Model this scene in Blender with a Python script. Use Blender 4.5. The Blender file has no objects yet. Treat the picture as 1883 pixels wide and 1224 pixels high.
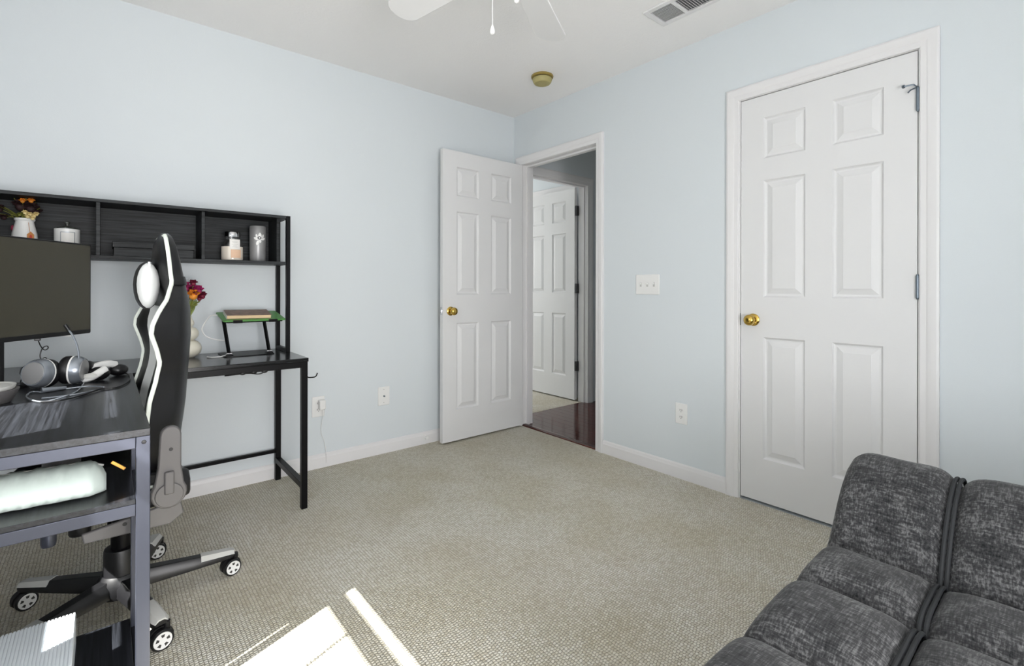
import bpy, bmesh, math, random
from math import pi, sin, cos, radians
from mathutils import Vector, Matrix
random.seed(7)
S = bpy.context.scene
COL = S.collection

# ------------------------------------------------------------------ camera, world, sun, exposure
CAM = Vector((-2.5093, -2.969, 1.0731)); YAW = 0.6981; ROLL = 0.002
fw = Vector((sin(YAW), cos(YAW), 0)); rt = Vector((cos(YAW), -sin(YAW), 0)); up = Vector((0, 0, 1))
r2 = cos(ROLL) * rt + sin(ROLL) * up; u2 = -sin(ROLL) * rt + cos(ROLL) * up
cd = bpy.data.cameras.new('camera'); cam = bpy.data.objects.new('camera', cd); COL.objects.link(cam)
cd.sensor_width = 36; cd.sensor_fit = 'HORIZONTAL'; cd.lens = 36 * 893.08 / 1883
cd.shift_y = -(612 - 530.6) / 1883; cd.clip_start = 0.02
cam.matrix_world = Matrix(((r2.x, u2.x, -fw.x, CAM.x), (r2.y, u2.y, -fw.y, CAM.y), (r2.z, u2.z, -fw.z, CAM.z), (0, 0, 0, 1)))
S.camera = cam

w = bpy.data.worlds.new('world'); S.world = w; w.use_nodes = True
bg = w.node_tree.nodes['Background']; bg.inputs[0].default_value = (0.90, 0.95, 1.0, 1); bg.inputs[1].default_value = 1.1

sd = bpy.data.lights.new('sun', 'SUN'); so = bpy.data.objects.new('sun', sd); COL.objects.link(so)
sd.energy = 26.0; sd.angle = radians(0.6); sd.color = (1, 0.97, 0.93)
SUN = Vector((0.936, 0.351, -1.05)).normalized()
so.rotation_euler = SUN.to_track_quat('-Z', 'Y').to_euler(); so.location = (-6, -4, 5)

def area(name, loc, d, sx, sy, e, c=(1, 1, 1)):
    l = bpy.data.lights.new(name, 'AREA'); o = bpy.data.objects.new(name, l); COL.objects.link(o)
    l.shape = 'RECTANGLE'; l.size = sx; l.size_y = sy; l.energy = e; l.color = c
    o.location = loc; o.rotation_euler = Vector(d).to_track_quat('-Z', 'Y').to_euler(); return o
area('daylight_side_window', (-2.99, -1.70, 1.30), (1, 0, 0), 1.25, 1.10, 3, (1.0, 0.985, 0.97))
area('fill_rear_window', (-2.35, -4.22, 0.90), (-0.45, 1, 0.12), 1.05, 1.30, 58, (1.0, 0.975, 0.98))  # added fill light, placed and tilted to balance wall brightness
area('fill_next_room', (0.25, 3.0, 1.5), (0, -1, 0), 1.2, 1.2, 30, (1, 0.99, 0.97))  # added lamp standing in for an unseen window in that room

S.view_settings.view_transform = 'Standard'; S.view_settings.look = 'None'
S.view_settings.gamma = 1; S.view_settings.use_curve_mapping = False; S.view_settings.exposure = 0.56

# ------------------------------------------------------------------ materials
def lin(r, g, b):
    f = lambda c: ((c / 255 + 0.055) / 1.055) ** 2.4 if c > 10 else c / 255 / 12.92
    return (f(r), f(g), f(b), 1)
def nt_new(name):
    m = bpy.data.materials.new(name); m.use_nodes = True; t = m.node_tree
    return m, t, t.nodes['Principled BSDF']
def N(t, kind, **kw):
    n = t.nodes.new(kind)
    for k, v in kw.items():
        if k.startswith('i_'): n.inputs[k[2:].replace('_', ' ')].default_value = v
        else: setattr(n, k, v)
    return n
def math_(t, op, a, b=None):
    n = t.nodes.new('ShaderNodeMath'); n.operation = op
    for i, v in enumerate((a, b)):
        if v is None: continue
        if isinstance(v, (int, float)): n.inputs[i].default_value = v
        else: t.links.new(v, n.inputs[i])
    return n.outputs[0]
def ramp(t, fac, stops):
    r = t.nodes.new('ShaderNodeValToRGB'); e = r.color_ramp.elements
    while len(e) < len(stops): e.new(0.5)
    for k, (p, c) in enumerate(stops): e[k].position = p; e[k].color = c
    t.links.new(fac, r.inputs[0]); return r.outputs[0]
def plain(name, c, rough=0.5, metal=0.0, spec=0.5, bump=0, bscale=200, coat=0, var=0, vscale=6):
    m, t, b = nt_new(name)
    b.inputs['Base Color'].default_value = c; b.inputs['Roughness'].default_value = rough
    b.inputs['Metallic'].default_value = metal; b.inputs['Specular IOR Level'].default_value = spec
    b.inputs['Coat Weight'].default_value = coat
    tc = N(t, 'ShaderNodeTexCoord')
    if bump:
        n = N(t, 'ShaderNodeTexNoise', i_Scale=bscale, i_Detail=3.0)
        t.links.new(tc.outputs['Object'], n.inputs['Vector'])
        bp = N(t, 'ShaderNodeBump', i_Strength=bump, i_Distance=0.002)
        t.links.new(n.outputs[0], bp.inputs['Height']); t.links.new(bp.outputs[0], b.inputs['Normal'])
    if var:
        n = N(t, 'ShaderNodeTexNoise', i_Scale=vscale, i_Detail=4.0); t.links.new(tc.outputs['Object'], n.inputs['Vector'])
        lo = tuple(x * (1 - var) for x in c[:3]) + (1,); hi = tuple(min(1, x * (1 + var)) for x in c[:3]) + (1,)
        t.links.new(ramp(t, n.outputs[0], [(0.3, lo), (0.7, hi)]), b.inputs['Base Color'])
    return m
def grain(name, axis, dark, light, rough=0.33, bump=0.25):
    m, t, b = nt_new(name); tc = N(t, 'ShaderNodeTexCoord'); mp = N(t, 'ShaderNodeMapping')
    s = [70, 70, 70]; s[axis] = 2.2; mp.inputs['Scale'].default_value = s
    t.links.new(tc.outputs['Object'], mp.inputs['Vector'])
    n = N(t, 'ShaderNodeTexNoise', i_Scale=2.0, i_Detail=6.0, i_Roughness=0.65, i_Distortion=0.4); t.links.new(mp.outputs[0], n.inputs['Vector'])
    t.links.new(ramp(t, n.outputs[0], [(0.38, dark), (0.68, light)]), b.inputs['Base Color'])
    b.inputs['Roughness'].default_value = rough; b.inputs['Specular IOR Level'].default_value = 0.25 if rough > .4 else 0.45
    bp = N(t, 'ShaderNodeBump', i_Strength=bump, i_Distance=0.001); t.links.new(n.outputs[0], bp.inputs['Height']); t.links.new(bp.outputs[0], b.inputs['Normal'])
    return m
def carpet_mat(name):
    m, t, b = nt_new(name); tc = N(t, 'ShaderNodeTexCoord')
    nz = N(t, 'ShaderNodeTexNoise', i_Scale=55.0, i_Detail=2.0); t.links.new(tc.outputs['Object'], nz.inputs['Vector'])
    sp = N(t, 'ShaderNodeSeparateXYZ'); t.links.new(tc.outputs['Object'], sp.inputs[0])
    wob = math_(t, 'MULTIPLY', math_(t, 'SUBTRACT', nz.outputs[0], 0.5), 0.008)
    X = math_(t, 'DIVIDE', math_(t, 'ADD', sp.outputs[0], wob), 0.0108)
    row = math_(t, 'FLOOR', X); fu = math_(t, 'FRACT', X)
    odd = math_(t, 'MULTIPLY', math_(t, 'MODULO', math_(t, 'ABSOLUTE', row), 2.0), 0.5)
    rowr = N(t, 'ShaderNodeTexWhiteNoise', noise_dimensions='1D'); t.links.new(row, rowr.inputs['W'])
    Y = math_(t, 'ADD', math_(t, 'ADD', math_(t, 'DIVIDE', math_(t, 'ADD', sp.outputs[1], wob), 0.0098), odd), math_(t, 'MULTIPLY', rowr.outputs[0], 0.5))
    fv = math_(t, 'FRACT', Y); cell = math_(t, 'FLOOR', Y)
    hu = math_(t, 'SINE', math_(t, 'MULTIPLY', fu, pi)); hv = math_(t, 'SINE', math_(t, 'MULTIPLY', fv, pi))
    h = math_(t, 'POWER', math_(t, 'MULTIPLY', math_(t, 'POWER', hu, 0.8), hv), 0.55)
    cv = N(t, 'ShaderNodeCombineXYZ'); t.links.new(row, cv.inputs[0]); t.links.new(cell, cv.inputs[1])
    cr = N(t, 'ShaderNodeTexWhiteNoise', noise_dimensions='2D'); t.links.new(cv.outputs[0], cr.inputs['Vector'])
    big = N(t, 'ShaderNodeTexNoise', i_Scale=2.3, i_Detail=4.0); t.links.new(tc.outputs['Object'], big.inputs['Vector'])
    lit = ramp(t, cr.outputs[0], [(0.0, lin(207, 201, 184)), (0.5, lin(223, 219, 205)), (1.0, lin(233, 230, 220))])
    stain = ramp(t, big.outputs[0], [(0.35, (0.86, 0.83, 0.75, 1)), (0.62, (1, 1, 1, 1))])
    mx = N(t, 'ShaderNodeMix', data_type='RGBA', blend_type='MULTIPLY'); mx.inputs[0].default_value = 1
    t.links.new(lit, mx.inputs[6]); t.links.new(stain, mx.inputs[7])
    m2 = N(t, 'ShaderNodeMix', data_type='RGBA'); t.links.new(ramp(t, h, [(0.15, (0, 0, 0, 1)), (0.62, (1, 1, 1, 1))]), m2.inputs[0])
    m2.inputs[6].default_value = lin(148, 141, 120); t.links.new(mx.outputs[2], m2.inputs[7])
    t.links.new(m2.outputs[2], b.inputs['Base Color'])
    b.inputs['Roughness'].default_value = 0.92; b.inputs['Specular IOR Level'].default_value = 0.15
    b.inputs['Sheen Weight'].default_value = 0.2
    bp = N(t, 'ShaderNodeBump', i_Strength=0.9, i_Distance=0.004); t.links.new(h, bp.inputs['Height']); t.links.new(bp.outputs[0], b.inputs['Normal'])
    return m
def weave_mat(name):
    m, t, b = nt_new(name); tc = N(t, 'ShaderNodeTexCoord')
    outs = []
    for sc in ((260, 38, 120), (38, 260, 120)):
        mp = N(t, 'ShaderNodeMapping'); mp.inputs['Scale'].default_value = sc; t.links.new(tc.outputs['Object'], mp.inputs['Vector'])
        n = N(t, 'ShaderNodeTexNoise', i_Scale=1.0, i_Detail=3.0, i_Roughness=0.6); t.links.new(mp.outputs[0], n.inputs['Vector']); outs.append(n.outputs[0])
    big = N(t, 'ShaderNodeTexNoise', i_Scale=14.0, i_Detail=5.0); t.links.new(tc.outputs['Object'], big.inputs['Vector'])
    s = math_(t, 'ADD', math_(t, 'MULTIPLY', math_(t, 'ADD', outs[0], outs[1]), 0.38), math_(t, 'MULTIPLY', big.outputs[0], 0.24))
    t.links.new(ramp(t, s, [(0.36, lin(26, 27, 29)), (0.50, lin(62, 62, 63)), (0.66, lin(126, 126, 126))]), b.inputs['Base Color'])
    b.inputs['Roughness'].default_value = 0.95; b.inputs['Specular IOR Level'].default_value = 0.1; b.inputs['Sheen Weight'].default_value = 0.15
    bp = N(t, 'ShaderNodeBump', i_Strength=0.35, i_Distance=0.0015); t.links.new(s, bp.inputs['Height']); t.links.new(bp.outputs[0], b.inputs['Normal'])
    return m
def glass_mat(name, tint=(1, 1, 1, 1), gloss=0.08):
    m, t, b = nt_new(name); o = t.nodes['Material Output']
    tr = N(t, 'ShaderNodeBsdfTransparent'); tr.inputs[0].default_value = tint
    gl = N(t, 'ShaderNodeBsdfGlossy'); gl.inputs['Roughness'].default_value = 0.03
    mx = N(t, 'ShaderNodeMixShader'); mx.inputs[0].default_value = gloss
    t.links.new(tr.outputs[0], mx.inputs[1]); t.links.new(gl.outputs[0], mx.inputs[2]); t.links.new(mx.outputs[0], o.inputs[0]); return m

WALL = plain('wall_paint', lin(214, 220, 223), 0.75, spec=0.25, bump=0.12, bscale=160)
CEIL = plain('ceiling_texture', lin(243, 242, 241), 0.9, spec=0.1, bump=0.8, bscale=90)
TRIM = plain('white_trim', lin(226, 225, 225), 0.42, spec=0.4)
DOORW = plain('white_door', lin(222, 222, 222), 0.45, spec=0.4, bump=0.05, bscale=120)
CARPET = carpet_mat('berber_carpet')
WOODX = grain('black_wood_x', 0, lin(11, 12, 13), lin(54, 58, 60), 0.5); WOODG = grain('black_wood_gloss', 0, lin(11, 12, 13), lin(44, 45, 46), 0.18, 0.06); WOODY = grain('black_wood_y', 1, lin(11, 12, 14), lin(42, 44, 49), 0.30)
PLANK = grain('cherry_plank', 1, lin(40, 10, 5), lin(92, 30, 14), 0.12, 0.05)
STEEL = plain('black_steel', lin(5, 5, 7), 0.4, spec=0.18)
GSTEEL = plain('grey_glare_steel', lin(68, 71, 82), 0.32, metal=0.6, spec=0.6)  # desk-end steel lightened to carry sun glare; also the grey lever grip
LEATHER = plain('black_leather', lin(20, 20, 22), 0.36, spec=0.5, bump=0.10, bscale=260)
WLEATH = plain('white_leather', lin(226, 228, 226), 0.45, bump=0.08, bscale=260)
PIPE = plain('white_piping', lin(232, 238, 228), 0.5)
GPLAS = plain('grey_plastic', lin(92, 90, 90), 0.42)
BPLAS = plain('black_plastic', lin(14, 14, 16), 0.4)
SPLAS = plain('silver_plastic', lin(150, 156, 164), 0.25, metal=0.6)
WPLAS = plain('white_plastic', lin(232, 232, 230), 0.35)
CLIP = plain('grey_cap', lin(190, 190, 186), 0.5)
SCREEN = plain('screen_glass', lin(62, 60, 50), 0.25, spec=0.6)
BRASS = plain('brass', lin(205, 172, 88), 0.18, metal=1.0)
HINGE = plain('grey_hinge', lin(120, 130, 140), 0.35, metal=0.8)
DHINGE = plain('dark_hinge', lin(70, 70, 72), 0.35, metal=0.8)
OHINGE = plain('bronze_hinge', lin(140, 100, 80), 0.4, metal=0.6)
FABRIC = weave_mat('charcoal_fabric')
WELT = plain('dark_welt', lin(40, 42, 44), 0.8)
MINT = plain('mint_pouch', lin(212, 224, 217), 0.5, bump=0.5, bscale=30)
GOLD = plain('gold_zip', lin(190, 140, 70), 0.3, metal=0.9)
CREAM = plain('cream_ceramic', lin(226, 222, 206), 0.4)
WAX = plain('pale_wax', lin(236, 226, 212), 0.5)
PEACH = plain('peach_label', lin(226, 190, 160), 0.6)
PAPER = plain('label_paper', lin(232, 230, 226), 0.7)
ORANGE = plain('orange_tag', lin(196, 130, 70), 0.6)
RED = plain('red_mark', lin(190, 60, 40), 0.6)
GREY = plain('pewter_grey', lin(150, 150, 150), 0.35, metal=0.3)
GREEN = plain('green_cover', lin(78, 140, 66), 0.45)
BROWN = plain('book_cover', lin(120, 92, 76), 0.5, var=0.45, vscale=40)
PAGE = plain('book_pages', lin(226, 198, 160), 0.8, bump=0.3, bscale=300)
CHROME = plain('chrome', lin(210, 210, 212), 0.12, metal=1.0)
GLASS = glass_mat('clear_glass'); PANE = glass_mat('window_glass', (0.97, 0.98, 0.98, 1), 0.05)
MAROON = plain('maroon_petal', lin(112, 24, 50), 0.6, var=0.4, vscale=60)
MAGENTA = plain('magenta_petal', lin(170, 44, 104), 0.6, var=0.4, vscale=60)
AMBER = plain('amber_petal', lin(222, 140, 44), 0.6, var=0.3, vscale=60)
LEAF = plain('pale_green_leaf', lin(150, 164, 96), 0.6, var=0.25, vscale=50)
DARKF = plain('dark_bloom', lin(38, 14, 16), 0.7, var=0.5, vscale=70)
STRAW = plain('straw_bloom', lin(224, 206, 150), 0.7)
OLIVE = plain('olive_leaf', lin(120, 122, 52), 0.6, var=0.3, vscale=60)
AGED = plain('aged_plastic', lin(168, 158, 104), 0.5); AGED2 = plain('aged_plastic_rim', lin(150, 130, 66), 0.5)
SLOT = plain('dark_slot', lin(60, 58, 56), 0.8)
DUCT = plain('vent_shadow_metal', lin(120, 122, 124), 0.6)
BLADE = plain('fan_blade_white', lin(228, 228, 228), 0.5)
BOXW = plain('ridged_white', lin(224, 230, 234), 0.35)
BLIND = plain('blind_vinyl', lin(225, 225, 222), 0.5)

# ------------------------------------------------------------------ mesh helpers
class MB:
    def __init__(s): s.v = []; s.f = []; s.m = []; s.mi = 0
    def add(s, vs, fs):
        o = len(s.v); s.v += [tuple(v) for v in vs]; s.f += [tuple(i + o for i in f) for f in fs]; s.m += [s.mi] * len(fs); return s
    def mat(s, i): s.mi = i; return s
    def bx(s, x0, x1, y0, y1, z0, z1, M=None):
        x0, x1 = sorted((x0, x1)); y0, y1 = sorted((y0, y1)); z0, z1 = sorted((z0, z1))
        vs = [Vector((x, y, z)) for z in (z0, z1) for y in (y0, y1) for x in (x0, x1)]
        if M: vs = [M @ v for v in vs]
        return s.add(vs, [(0, 2, 3, 1), (4, 5, 7, 6), (0, 1, 5, 4), (2, 6, 7, 3), (0, 4, 6, 2), (1, 3, 7, 5)])
    def ring(s, rings, closed_u=True, closed_v=False, cap=True):
        n = len(rings[0]); vs = [p for r in rings for p in r]; fs = []; R = len(rings)
        for i in range(R if closed_v else R - 1):
            for j in range(n if closed_u else n - 1):
                a = i * n + j; b = i * n + (j + 1) % n; c = ((i + 1) % R) * n + (j + 1) % n; d = ((i + 1) % R) * n + j
                fs.append((a, b, c, d))
        if cap and closed_u and not closed_v: fs += [tuple(range(n))[::-1], tuple((R - 1) * n + k for k in range(n))]
        return s.add(vs, fs)
    def lathe(s, prof, c=(0, 0, 0), n=24, M=None, sx=1, sy=1):
        M = M or Matrix.Identity(4); c = Vector(c); rs = []
        for r, z in prof: rs.append([c + (M @ Vector((max(r, 1e-4) * cos(2 * pi * k / n) * sx, max(r, 1e-4) * sin(2 * pi * k / n) * sy, z))) for k in range(n)])
        return s.ring(rs)
    def tube(s, pts, r, n=8, closed=False, flat=1.0):
        pts = [Vector(p) for p in pts]; rs = []; L = len(pts); prev = None
        for i, p in enumerate(pts):
            if closed: t = pts[(i + 1) % L] - pts[i - 1]
            else: t = pts[min(i + 1, L - 1)] - pts[max(i - 1, 0)]
            t.normalize()
            if prev is None:
                a = Vector((0, 0, 1)) if abs(t.z) < 0.9 else Vector((1, 0, 0)); nn = t.cross(a).normalized()
            else: nn = (prev - t * prev.dot(t)).normalized()
            prev = nn; bb = t.cross(nn); rr = r[i] if isinstance(r, (list, tuple)) else r
            rs.append([p + rr * (cos(2 * pi * k / n) * nn + flat * sin(2 * pi * k / n) * bb) for k in range(n)])
        return s.ring(rs, closed_v=closed)
    def prism(s, poly, d, o=(0, 0, 0), M=None):   # poly in local xy, extruded along local z by d
        M = M or Matrix.Identity(4); o = Vector(o)
        a = [o + (M @ Vector((x, y, 0))) for x, y in poly]; b = [o + (M @ Vector((x, y, d))) for x, y in poly]
        return s.ring([a, b])
    def grid(s, fn, nu, nv):
        vs = [fn(i / nu, j / nv) for i in range(nu + 1) for j in range(nv + 1)]; W = nv + 1
        return s.add(vs, [(i * W + j, i * W + j + 1, (i + 1) * W + j + 1, (i + 1) * W + j) for i in range(nu) for j in range(nv)])
    def ball(s, c, rx, ry=None, rz=None, n=14, M=None):
        ry = ry or rx; rz = rz or rx; M = M or Matrix.Identity(4); c = Vector(c); rs = []
        for i in range(n // 2 + 1):
            th = pi * i / (n // 2); q = max(sin(th), 1e-3)
            rs.append([c + (M @ Vector((rx * q * cos(2 * pi * k / n), ry * q * sin(2 * pi * k / n), -rz * cos(th)))) for k in range(n)])
        return s.ring(rs)
    def build(s, name, mats, parent=None, bevel=0, smooth=True, seg=2, ang=38, subdiv=0):
        me = bpy.data.meshes.new(name); me.from_pydata([tuple(v) for v in s.v], [], s.f)
        if not isinstance(mats, (list, tuple)): mats = [mats]
        for m in mats: me.materials.append(m)
        me.polygons.foreach_set('material_index', s.m)
        bm = bmesh.new(); bm.from_mesh(me); bmesh.ops.recalc_face_normals(bm, faces=bm.faces); bm.to_mesh(me); bm.free()
        if smooth:
            me.polygons.foreach_set('use_smooth', [True] * len(me.polygons)); me.set_sharp_from_angle(angle=radians(ang))
        o = bpy.data.objects.new(name, me); COL.objects.link(o)
        if bevel:
            b = o.modifiers.new('bevel', 'BEVEL'); b.width = bevel; b.segments = seg; b.limit_method = 'ANGLE'; b.angle_limit = radians(40)
        if subdiv:
            b = o.modifiers.new('sub', 'SUBSURF'); b.levels = subdiv; b.render_levels = subdiv
        if parent: attach(o, parent)
        return o
def world_of(o):
    m = Matrix.Translation(o.location) @ o.rotation_euler.to_matrix().to_4x4()
    return (world_of(o.parent) @ o.matrix_parent_inverse @ m) if o.parent else m
def attach(o, parent):
    o.parent = parent; o.matrix_parent_inverse = world_of(parent).inverted()
def box(name, mat, x0, x1, y0, y1, z0, z1, parent=None, bevel=0):
    return MB().bx(x0, x1, y0, y1, z0, z1).build(name, mat, parent, bevel)
def tag(o, label, cat, group=None, kind=None):
    o['label'] = label; o['category'] = cat
    if group: o['group'] = group
    if kind: o['kind'] = kind
    return o
def thing(name, label, cat, loc=(0, 0, 0), group=None, kind=None):
    o = bpy.data.objects.new(name, None); COL.objects.link(o); o.location = loc; o.empty_display_size = 0.05
    return tag(o, label, cat, group, kind)
def rot(axis_to, roll=0):      # matrix whose local z points along axis_to
    return Vector(axis_to).to_track_quat('Z', 'Y').to_matrix().to_4x4() @ Matrix.Rotation(roll, 4, 'Z')
def spline(pts, n=8, closed=False):
    P = [Vector(p) for p in pts]; L = len(P); out = []
    for i in range(L if closed else L - 1):
        g = lambda k: P[k % L] if closed else P[min(max(k, 0), L - 1)]
        a, b, c, d = g(i - 1), g(i), g(i + 1), g(i + 2)
        for k in range(n):
            t = k / n
            out.append(0.5 * ((2 * b) + (c - a) * t + (2 * a - 5 * b + 4 * c - d) * t * t + (3 * b - a - 3 * c + d) * t ** 3))
    if not closed: out.append(P[-1])
    return out
def interp(tab, z):
    for (z0, a), (z1, b) in zip(tab, tab[1:]):
        if z0 <= z <= z1:
            t = (z - z0) / (z1 - z0); t = t * t * (3 - 2 * t) if False else t; return a + (b - a) * t
    return tab[0][1] if z < tab[0][0] else tab[-1][1]

# ------------------------------------------------------------------ room shell
H = 2.44; WX = -3.03; RY = -4.30; T = 0.11
EN = (-0.850, -0.105); CL = (-2.522, -1.808); OT = 2.04          # entry and closet openings (y range), head height
fl = box('floor', CARPET, WX, 0.0, RY, 0.0, -0.05, 0.0); tag(fl, 'beige looped berber carpet covering the bedroom floor', 'floor', kind='structure')
c = box('ceiling', CEIL, WX - T, 1.6, RY - T, 3.2, H, H + 0.05); tag(c, 'textured white bedroom ceiling', 'ceiling', kind='structure')
a = box('wall_left', WALL, WX - T, 0.0, 0.0, T, 0, H); tag(a, 'pale blue wall behind the black desk', 'wall', kind='structure')
m = MB()
g = .0125
m.bx(0, T, EN[1] + g, 0.10, 0, H).bx(0, T, EN[0] - g, EN[1] + g, OT + g, H).bx(0, T, CL[1] + g, EN[0] - g, 0, H).bx(0, T, CL[0] - g, CL[1] + g, OT + g, H).bx(0, T, RY, CL[0] - g, 0, H)
tag(m.build('wall_right', WALL, smooth=False), 'pale blue wall with the two white door frames', 'wall', kind='structure')
# wall with the side window
WY0, WY1, WZ0, WZ1 = -2.35, -1.05, 0.635, 2.00
m = MB().bx(WX - T, WX, RY, WY0, 0, H).bx(WX - T, WX, WY1, 0, 0, H).bx(WX - T, WX, WY0, WY1, 0, WZ0).bx(WX - T, WX, WY0, WY1, WZ1, H)
tag(m.build('wall_window', WALL, smooth=False), 'pale blue wall holding the side window', 'wall', kind='structure')
# rear wall with an opening for the added fill window
m = MB().bx(WX - T, -2.85, RY - T, RY, 0, H).bx(-1.80, T, RY - T, RY, 0, H).bx(-2.85, -1.80, RY - T, RY, 0, 0.22).bx(-2.85, -1.80, RY - T, RY, 1.58, H)
tag(m.build('wall_rear', WALL, smooth=False), 'pale blue wall behind the camera with an opening for the added fill window', 'wall', kind='structure')
cz = MB().bx(0.62, 0.66, CL[0] - .24, CL[1] + .24, 0, H).bx(T, 0.62, CL[0] - .24, CL[0] - .2, 0, H).bx(T, 0.62, CL[1] + .2, CL[1] + .24, 0, H).bx(0, 0.62, CL[0] - .2, CL[1] + .2, -.05, -.002).build('wall_closet', WALL, smooth=False); tag(cz, 'back wall inside the closet', 'wall', kind='structure')

def u_trim(name, opening, top, prof, x, label, parent=None, mat=TRIM):      # casing mitred round an opening in a wall x = const (room side)
    y0, y1 = opening; loops = []
    for u, h in prof: loops.append([Vector((x - h, y1 + u, 0)), Vector((x - h, y1 + u, top + u)), Vector((x - h, y0 - u, top + u)), Vector((x - h, y0 - u, 0))])
    o = MB().ring(loops, closed_u=False, closed_v=True).build(name, mat, parent, ang=20)
    if not parent: tag(o, label, 'door casing', kind='structure')
    return o
CPROF = [(0.0, 0.0), (0.0, 0.009), (0.004, 0.011), (0.022, 0.012), (0.028, 0.015), (0.040, 0.018), (0.054, 0.019), (0.062, 0.016), (0.062, 0.0)]
t1 = u_trim('trim_1', (EN[0] - .004, EN[1] + .004), OT + .002, CPROF, 0.0, 'white moulded casing around the open entry doorway')
t2 = u_trim('trim_2', (CL[0] - .005, CL[1] + .005), OT + .002, CPROF, 0.0, 'white moulded casing around the closed closet door')
# jamb linings
def jamb(y0, y1, parent, stop_x):
    m = MB().bx(0, T, y1, y1 + .012, 0, OT + .012).bx(0, T, y0 - .012, y0, 0, OT + .012).bx(0, T, y0, y1, OT, OT + .012)
    m.bx(stop_x, stop_x + .03, y1 - .012, y1, 0, OT).bx(stop_x, stop_x + .03, y0, y0 + .012, 0, OT).bx(stop_x, stop_x + .03, y0 + .012, y1 - .012, OT - .012, OT)
    return m.build('jamb', TRIM, parent, smooth=False)
jamb(EN[0], EN[1], t1, 0.042); jamb(CL[0], CL[1], t2, 0.045)
# baseboards
BB = [(0, 0), (0.013, 0), (0.013, 0.060), (0.010, 0.068), (0.009, 0.076), (0.004, 0.083), (0, 0.083)]
def bb_left(x0, x1, name='baseboard_left', y=0.0, label='white baseboard along the desk wall'):
    o = MB().ring([[Vector((x, y - d, z)) for d, z in BB] for x in (x0, x1)]).build(name, TRIM, ang=20)
    return tag(o, label, 'baseboard', kind='structure')
bbl = bb_left(WX, 0.0)
m = MB().ring([[Vector((-d, y, z)) for d, z in BB] for y in (CL[1] + .067, EN[0] - .066)])
m.ring([[Vector((-d, y, z)) for d, z in BB] for y in (RY, CL[0] - .067)])
tag(m.build('baseboard_right', TRIM, ang=20), 'white baseboard along the wall with the doors', 'baseboard', kind='structure')
m = MB().ring([[Vector((WX + d, y, z)) for d, z in BB] for y in (RY, 0)])
tag(m.build('baseboard_window', TRIM, ang=20), 'white baseboard under the side window', 'baseboard', kind='structure')

# ------------------------------------------------------------------ windows
def window_x(name, y0, y1, z0, z1, label):
    root = thing(name, label, 'window', (WX, (y0 + y1) / 2, z0), kind='structure'); X = WX - 0.07
    f = MB().bx(WX - T, WX, y0, y0 + .02, z0, z1).bx(WX - T, WX, y1 - .02, y1, z0, z1).bx(WX - T, WX, y0 + .02, y1 - .02, z1 - .02, z1)
    f.build('window_frame', TRIM, root, smooth=False)
    box('window_sill', TRIM, WX - T, WX + .03, y0 - .03, y1 + .03, z0 - .02, z0, root, .004)
    s = MB()
    for q in ((y0 + .02, y0 + .05), (y1 - .05, y1 - .02)): s.bx(X, X + .03, *q, z0, z1 - .02)
    s.bx(X, X + .03, y0 + .05, y1 - .05, z0, z0 + .03).bx(X, X + .03, y0 + .05, y1 - .05, 1.305, 1.365).bx(X, X + .03, y0 + .05, y1 - .05, z1 - .06, z1 - .02)
    s.bx(X + .005, X + .02, -1.925, -1.915, z0 + .03, 1.305)
    s.bx(X - .03, X + .031, -1.70, -1.56, z0, z1 - .02)
    s.build('sash', TRIM, root, smooth=False)
    for q in ((z0 + .03, 1.305), (1.365, z1 - .06)): box('pane', PANE, X + .012, X + .016, y0 + .05, y1 - .05, *q, root)
    return root
window_x('window_1', WY0, WY1, WZ0, WZ1, 'white sash window in the side wall beside the desk')
bl = thing('window_blind', 'pale slatted blind lowered over the upper half of the side window', 'blind', (WX - .02, -1.7, 1.4))
box('headrail', BLIND, WX - .04, WX, WY0 + .025, WY1 - .025, WZ1 - .05, WZ1 - .022, bl)
sl = None
for k in range(19):
    z = 1.387 + k * 0.029
    if sl is None:
        sl = MB().bx(-.002, .002, WY0 + .03, WY1 - .03, -.020, .020).build('slat', BLIND); o = sl
    else: o = sl.copy(); COL.objects.link(o)
    o.location = (WX - .02, 0, z); o.rotation_euler = (0, radians(-14), 0); attach(o, bl)
root = thing('window_fill', 'added white sash window behind the camera for fill light', 'window', (-2.32, RY, .22), kind='structure')  # unseen window, added and shaped to give general fill
f = MB().bx(-2.85, -2.80, RY - .08, RY - .03, .22, 1.58).bx(-1.85, -1.80, RY - .08, RY - .03, .22, 1.58)
for q in ((1.53, 1.58), (.87, .92), (.22, .27)): f.bx(-2.80, -1.85, RY - .08, RY - .03, *q)
f.build('window_frame', TRIM, root, smooth=False)
for q in ((.27, .87), (.92, 1.53)): box('pane', PANE, -2.80, -1.85, RY - .06, RY - .055, *q, root)

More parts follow.
